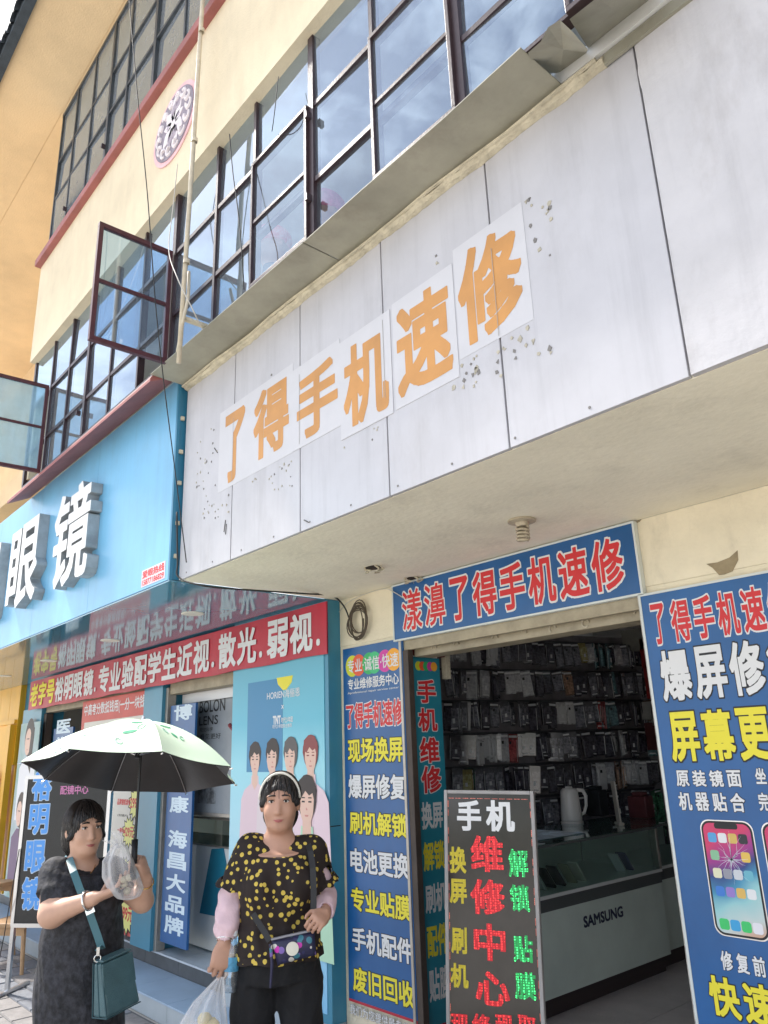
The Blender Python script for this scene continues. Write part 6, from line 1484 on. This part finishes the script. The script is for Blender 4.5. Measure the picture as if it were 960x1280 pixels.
F2_.ell(hc-VZ*.034+Fd*.085, (.060, .085, .088), .01, 'cut', ax=(Rd, Fd, VZ))
F2_.ell(hc+VZ*.03-Fd*.12, (.05, .045, .05), .01, ax=(Rd, Fd, VZ))
for k in (-1, 1): F2_.cap(hc+VZ*.062+Fd*.052+Rd*.02, hc-VZ*.03+Fd*.025+Rd*.078*k, .016, .012, .012)
F2_.mesh('hair', hairm, w1, disp=strands(hc), sm=1)
loose_hair(hc, w1, 300, 8)
# dress: fitted body to below the knee, short sleeves
F5 = Field(lo+np.array((0, 0, .25)), hi-np.array((0, 0, .12)), .006)
F5.loft([(A_.L(-.01, 0, .36), .19, .17, ang), (A_.px(99, 1285, 0), .188, .168, ang), (A_.px(99, 1245, 0), .184, .166, ang), (A_.px(102, 1175, 0), .176, .155, ang), (A_.px(106, 1140, 0), .160, .148, ang), (A_.px(105, 1122, 0), .155, .14, ang), (chest+VZ*.10, .142, .105, ang)], .03)
F5.cap(sl_+VZ*.004, sr_+VZ*.004, .064, .064, .05)
for k in (-1, 1): F5.ell(chest+A_.Rr*.074*k+A_.F*.095-VZ*.012, (.074, .068, .074), .05)
seL = sl_.lerp(el_, .52); seR = sr_.lerp(er_, .42)
F5.cap(sl_, seL, .068, .073, .03); F5.cap(sr_, seR, .066, .070, .03)
for a_, b2 in ((seL, el_), (seR, er_)):
    dv = (b2-a_).normalized(); q = F5.sub(np.array(a_)-.2, np.array(a_)+.2); sl4, (X, Y, Z) = q
    pl_ = (X-a_.x)*dv.x+(Y-a_.y)*dv.y+(Z-a_.z)*dv.z; ds = np.sqrt((X-a_.x)**2+(Y-a_.y)**2+(Z-a_.z)**2)
    inside = ((X-A_.O.x)*A_.Rr.x+(Y-A_.O.y)*A_.Rr.y)*math.copysign(1, (a_-A_.O).dot(A_.Rr)) > .178
    F5.D[sl4] = np.where(inside & (ds < .15), np.maximum(F5.D[sl4], pl_.astype(np.float32)), F5.D[sl4])
F5.ell(neck+A_.F*.045+VZ*.016, (.072, .075, .034), 0, 'cut', ax=(A_.Rr, A_.F, VZ)); F5.cap(neck-VZ*.005, neck+VZ*.09, .066, .07, 0, 'cut')
F5.mesh('dress', dressm, w1, disp=lambda X, Y, Z: (.0035*np.sin(Z*24+X*40)*np.cos(Y*30)+.0016*np.sin(X*150+Z*40)*np.sin(Y*130)))
ring(wl_.lerp(el_, .14), wl_-el_, .037, .0055, silver, 'bangle', w1); ring(wr_.lerp(er_, .16), wr_-er_, .036, .003, goldm, 'bracelet', w1)
g = G(); g.tube([neck+A_.Rr*.055*math.cos(t)+A_.F*(.035+.050*abs(math.sin(t)))+VZ*(-.0-.045*abs(math.sin(t))) for t in [math.pi*i/14 for i in range(15)]], .0018, 5); g.build('necklace', goldm, w1)
G().ell(neck+A_.F*.088-VZ*.052, (.006, .004, .008), 8).build('pendant', goldm, w1, smooth=True)
for k, kr in enumerate((-.077, .077)):
    an = A_.L(kr, -.01 if k else .04, 0)
    g = G(); g.prism([(.048*math.cos(t), .14*math.sin(t)+.05) for t in [2*math.pi*i/18 for i in range(18)]], Vector((an.x, an.y, .0125)), A_.Rr, A_.F, VZ, 0, .02); g.build('shoe_sole', black, w1)
# teal shoulder bag
tb = A_.px(148, 1225, .20)
tbag = empty('shoulder_bag', tb, 'teal leather shoulder bag with a flap, hanging at the hip of the woman in black', 'handbag')
bu, bv, bn_ = (A_.Rr*.95+A_.F*.3).normalized(), VZ, None
bx_, by_ = A_.yaw(R(-35))      # bx_: front face direction, by_: across
P8 = {}
fr_ = .205
pt = {'a': (131, 1196, .19), 'b': (146, 1190, .27), 'c': (160, 1196, .15), 'd': (123, 1245, .17), 'e': (142, 1238, .29), 'f': (150, 1265, .27), 'g': (171, 1250, .16), 'h': (140, 1250, .10)}
o_ = A_.px(146, 1262, .23); bw, bd_, bh = .165, .095, .20
ux = (A_.Rr*.80+A_.F*-.55+VZ*.0).normalized(); uz = (VZ+A_.Rr*-.16).normalized(); uy = ux.cross(uz).normalized()
if uy.dot(A_.F) < 0: uy = -uy
ux = (ux-uz*ux.dot(uz)).normalized()
def tbox(g, x0, x1, y0, y1, z0, z1, tx=0, ty=0):
    n_x = [((x0, x1)[a], (y0, y1)[b]) for b in (0, 1) for a in (0, 1)]
    vs = [o_+ux*x+uy*y+uz*z0 for x, y in n_x]+[o_+ux*(x*(1-tx))+uy*(y*(1-ty))+uz*z1 for x, y in n_x]
    g.add(vs, [(0, 2, 3, 1), (4, 5, 7, 6), (0, 1, 5, 4), (2, 6, 7, 3), (0, 4, 6, 2), (1, 3, 7, 5)])
g = G(); tbox(g, -bw/2, bw/2, -bd_/2, bd_/2, 0, bh, .12, .45); bb = g.build('bag_body', tealbag, tbag, bevel=.010)
g = G(); tbox(g, -bw/2+.003, bw/2-.003, bd_/2*.64, bd_/2*.80, bh*.42, bh*.985, .05, .0); g2 = g.build('flap', tealbag, tbag, bevel=.006)
g = G(); tbox(g, -bw/2*.86, bw/2*.86, -bd_/2*.62, bd_/2*.80, bh+.0015, bh+.010, 0, 0); g.build('flap_top', tealbag, tbag, bevel=.004)
g = G()
for q0, q1 in (((-bw/2, bd_/2, 0), (-bw/2*.88, bd_/2*.55, bh)), ((-bw/2, -bd_/2, 0), (-bw/2*.88, -bd_/2*.55, bh)), ((-bw/2, -bd_/2, 0), (-bw/2, bd_/2, 0)), ((-bw/2, bd_/2, 0), (bw/2, bd_/2, 0)), ((-bw/2, 0, .0), (-bw/2*.88, 0, bh))): g.tube([o_+ux*q0[0]+uy*q0[1]+uz*q0[2], o_+ux*q1[0]+uy*q1[1]+uz*q1[2]], .0028, 5)
g.build('seam_piping', mat('dark_teal_piping', (.02, .07, .085), .5), tbag)
rg = o_-ux*bw*.42+uz*(bh+.018); ring(rg, A_.F, .013, .0025, silver, 'strap_ring', tbag)
g = G(); g.obox(rg, A_.Rr, VZ, A_.F, -.006, .006, .010, .042, -.003, .003); g.build('clasp', silver, tbag)
tst = mat('teal_strap_leather', (.06, .17, .20), .45)
flat([A_.px(84, 1068, -.03), A_.px(87, 1074, .05), A_.px(92, 1090, .125), A_.px(100, 1112, .17), A_.px(108, 1130, .185), A_.px(115, 1150, .195), A_.px(122, 1170, .205), A_.px(127, 1186, .215), rg+VZ*.040], .030, .004, A_.F, tst, 'strap', tbag)
flat([A_.px(110.5, 1132, .192), A_.px(113.5, 1142, .196)], .036, .007, A_.F, silver, 'buckle', tbag)
# knotted plastic bag of food in the left hand
fb_ = empty('food_bag', A_.px(152, 1120, .27), 'knotted clear plastic bag of food held up by the woman in black', 'plastic bag')
softbag([(A_.px(146, 1040, .26), .022, .012), (A_.px(148, 1046, .26), .016, .010), (A_.px(149, 1053, .26), .010, .010), (A_.px(149, 1060, .265), .035, .028), (A_.px(148, 1075, .27), .062, .05), (A_.px(152, 1095, .27), .075, .055), (A_.px(158, 1112, .27), .070, .055), (A_.px(160, 1122, .27), .045, .04), (A_.px(160, 1125, .27), .01, .01)], fb_, 12, plb, 'bag_film', A_.Rr, A_.F, amp=.16)
softbag([(A_.px(137, 1050, .27), .03, .006), (A_.px(143, 1056, .27), .012, .008), (A_.px(149, 1060, .265), .006, .006)], fb_, 5, plb, 'bag_ear', A_.Rr, A_.F, amp=.2)
g = G(); random.seed(16)
for k in range(12): c = A_.px(156+random.uniform(-11, 11), 1103+random.uniform(-14, 12), .27+random.uniform(-.02, .02)); g.ell(c, (.019, .018, .015), 8, k % 3)
tag(g.build('food', [mat('brown_food', (.22, .13, .07), .5, .3, 30), mat('pale_food', (.60, .52, .36), .5, .2, 30), mat('dark_food', (.06, .05, .04), .5)], fb_, smooth=True), kind='stuff')
# ---------------------------------------------------------------- umbrella
uc = atd(168, 966, 3.42)
fwdh = Vector((CF.x, CF.y, 0)).normalized(); rth = Vector((CR.x, CR.y, 0)).normalized()
uax = (VZ*math.cos(R(13))+fwdh*math.sin(R(13))+rth*.03).normalized()
um = empty('umbrella', ph, 'pale green umbrella with leaf print and black lining held over the woman in black', 'umbrella')
e1 = (rth-uax*rth.dot(uax)).normalized(); e2 = uax.cross(e1)
RU, HU = .475, .235
gm = bpy.data.materials.new('pale_green_leaf_print'); gm.use_nodes = True; n_ = gm.node_tree.nodes; l_ = gm.node_tree.links; b_ = n_['Principled BSDF']; b_.inputs['Base Color'].default_value = (.68, .84, .66, 1); b_.inputs['Roughness'].default_value = .6
blk = mat('black_umbrella_lining', (.045, .043, .045), .38, .2, 8, .1, 30)
def cz(rho): return HU*(1-(rho/RU)**2.1)*(1.0)-.012*math.sin(math.pi*rho/RU)
lf_m = [mat('leaf_green_print', (.06, .36, .20), .6), mat('thin_line_print', (.30, .50, .42), .6)]
a_off = math.pi/8+.12
for s in range(8):
    for lay, (mt, dn, nm) in enumerate(((gm, .0, 'canopy_panel'), (blk, -.0035, 'lining_panel'))):
        g = G(); nr, na = 12, 10
        for i in range(nr+1):
            rho = RU*i/nr
            for j in range(na+1):
                t_ = j/na; a = a_off+s*math.pi/4+t_*math.pi/4; mid = 1-(2*t_-1)**2
                edge = (1-.055*mid*(i/nr)**2) if i else 1
                r_ = rho*edge*math.cos(math.pi/8)/math.cos((t_-.5)*math.pi/4) if True else rho
                z_ = cz(rho)-.020*mid*math.sin(min(1, i/nr)*math.pi*.75)+(.010*mid if i == nr else 0)
                g.v.append(tuple(uc+e1*r_*math.cos(a)+e2*r_*math.sin(a)+uax*(z_+dn)))
        for i in range(nr):
            for j in range(na): k = i*(na+1)+j; g.f.append((k, k+1, k+na+2, k+na+1) if lay else (k, k+na+1, k+na+2, k+1)); g.m.append(0)
        p_ = g.build(nm, mt, um, smooth=True)
        if lay == 0:
            pr = random.Random(s*7+1)
            for q in range(4):
                rho = pr.uniform(.35, .88)*RU; t_ = pr.uniform(.25, .75); a = a_off+(s+t_)*math.pi/4; mid = 1-(2*t_-1)**2
                def surf(dx, dy):
                    rr = rho+dx; aa = a+dy/rho; tt = (aa-a_off)/(math.pi/4)-s; md = 1-(2*tt-1)**2; ii = rr/RU
                    r2 = rr*(1-.055*md*ii**2)*math.cos(math.pi/8)/math.cos((tt-.5)*math.pi/4); z2 = cz(rr)-.020*md*math.sin(min(1, ii)*math.pi*.75)
                    return uc+e1*r2*math.cos(aa)+e2*r2*math.sin(aa)+uax*(z2+.0025)
                g = G(); an_ = pr.uniform(0, 6.3); sz = pr.uniform(.012, .026); kind = pr.random() < .55
                pts = [(sz*math.cos(x)*1.3, sz*math.sin(x)*.6) for x in [i*math.pi/7 for i in range(14)]]
                P_ = [surf(x*math.cos(an_)-y*math.sin(an_), x*math.sin(an_)+y*math.cos(an_)) for x, y in pts]
                if kind: g.add(P_, [tuple(range(14))]); g.build('leaf_print', lf_m[pr.random() < .25], p_)
                else: g.tube(P_+[P_[0]], .0016, 4); g.build('leaf_outline', lf_m[pr.random() < .6], p_)
for s in range(8):
    a = a_off+s*math.pi/4; d_ = e1*math.cos(a)+e2*math.sin(a); cs = math.cos(math.pi/8)/math.cos(math.pi/8)
    pts = [uc+d_*(RU*i/10)+uax*(cz(RU*i/10)-.010) for i in range(11)]
    G().tube(pts, .0022, 5).build('rib', chrom, um)
    G().tube([uc+uax*(HU-.16), uc+d_*RU*.48+uax*(cz(RU*.48)-.010)], .002, 5).build('stretcher', chrom, um)
    G().tube([pts[-1]-d_*.004, pts[-1]+d_*.010], [.004, .003], 6).build('rib_tip', silver, um)
top = uc+uax*HU; bot = ph-(top-ph).normalized()*.09
G().tube([top+uax*.0, bot], .0065, 8).build('shaft', mat('black_shaft', (.02, .02, .02), .3, metal=.3), um)
G().tube([uc+uax*(HU-.17), uc+uax*(HU-.13)], .012, 8).build('runner', black, um)
G().tube([top-uax*.01, top+uax*.02], [.010, .006], 8).build('ferrule', silver, um)
hd_ = (bot-top).normalized(); G().tube([ph-hd_*.055, ph+hd_*.08], [.013, .015], 10).build('handle', black, um, smooth=True)
# ---------------------------------------------------------------- people indoors, seen through the lower windows
def window_person(px_, py_, Y, capc, coat, label, s=1., lean=0):
    c = at(px_, py_, Y); o = empty('person', (c.x, Y, 4.02), label, 'person')
    Fv = Vector((0, 1, 0)); Rv = Vector((1, 0, 0)); l2 = np.array(c)-np.array((.42, .35, .42)); F_ = Field((l2[0], l2[1], 4.021), np.array(c)+np.array((.42, .35, .24)), .009)
    sh = c-VZ*.24+VX*lean
    headshape(F_, c, -Fv, Rv, .95*s); F_.cap(c-VZ*.07, sh, .05, .055, .03); F_.cap(sh-VX*.15, sh+VX*.15, .06, .06, .05)
    if sh.z-.02 > 4.03: F_.loft([((sh.x+lean*.4, sh.y, 4.03), .18, .13, 0), (tuple(sh), .17, .11, 0)], .04)
    for k in (-1, 1): F_.cap(sh+VX*.17*k, sh+VX*.23*k-VZ*.22, .05, .04, .03)
    F_.mesh('body', [skin2, coat], o, pick=lambda P_: (P_[:, 2] < c.z-.13).astype(int))
    H_ = Field(np.array(c)-.17, np.array(c)+.17, .007); H_.ell(c+VZ*.045, (.095, .11, .075), .02); H_.ell(c-VZ*.10, (.2, .2, .11), 0, 'cut')
    H_.cap(c+VZ*.035-VY*.05, c+VZ*.025-VY*.075, .055, .04, .02); H_.mesh('cap', capc, o)
    return o
capr = mat('dusty_red_cap', (.85, .12, .18), .7, .5, 30, col2=(.9, .6, .6)); coatd = mat('dark_blue_jacket', (.03, .04, .08), .8)
window_person(341, 309, 1.89, capr, coatd, 'person in a red patterned cap and dark jacket behind an upstairs window', 1.0)
window_person(406, 268, 1.89, mat('pink_cap', (.85, .16, .36), .7, .3, 30), mat('mauve_jacket', (.25, .08, .16), .8), 'person in a pink cap low behind the next window to the right', .9)
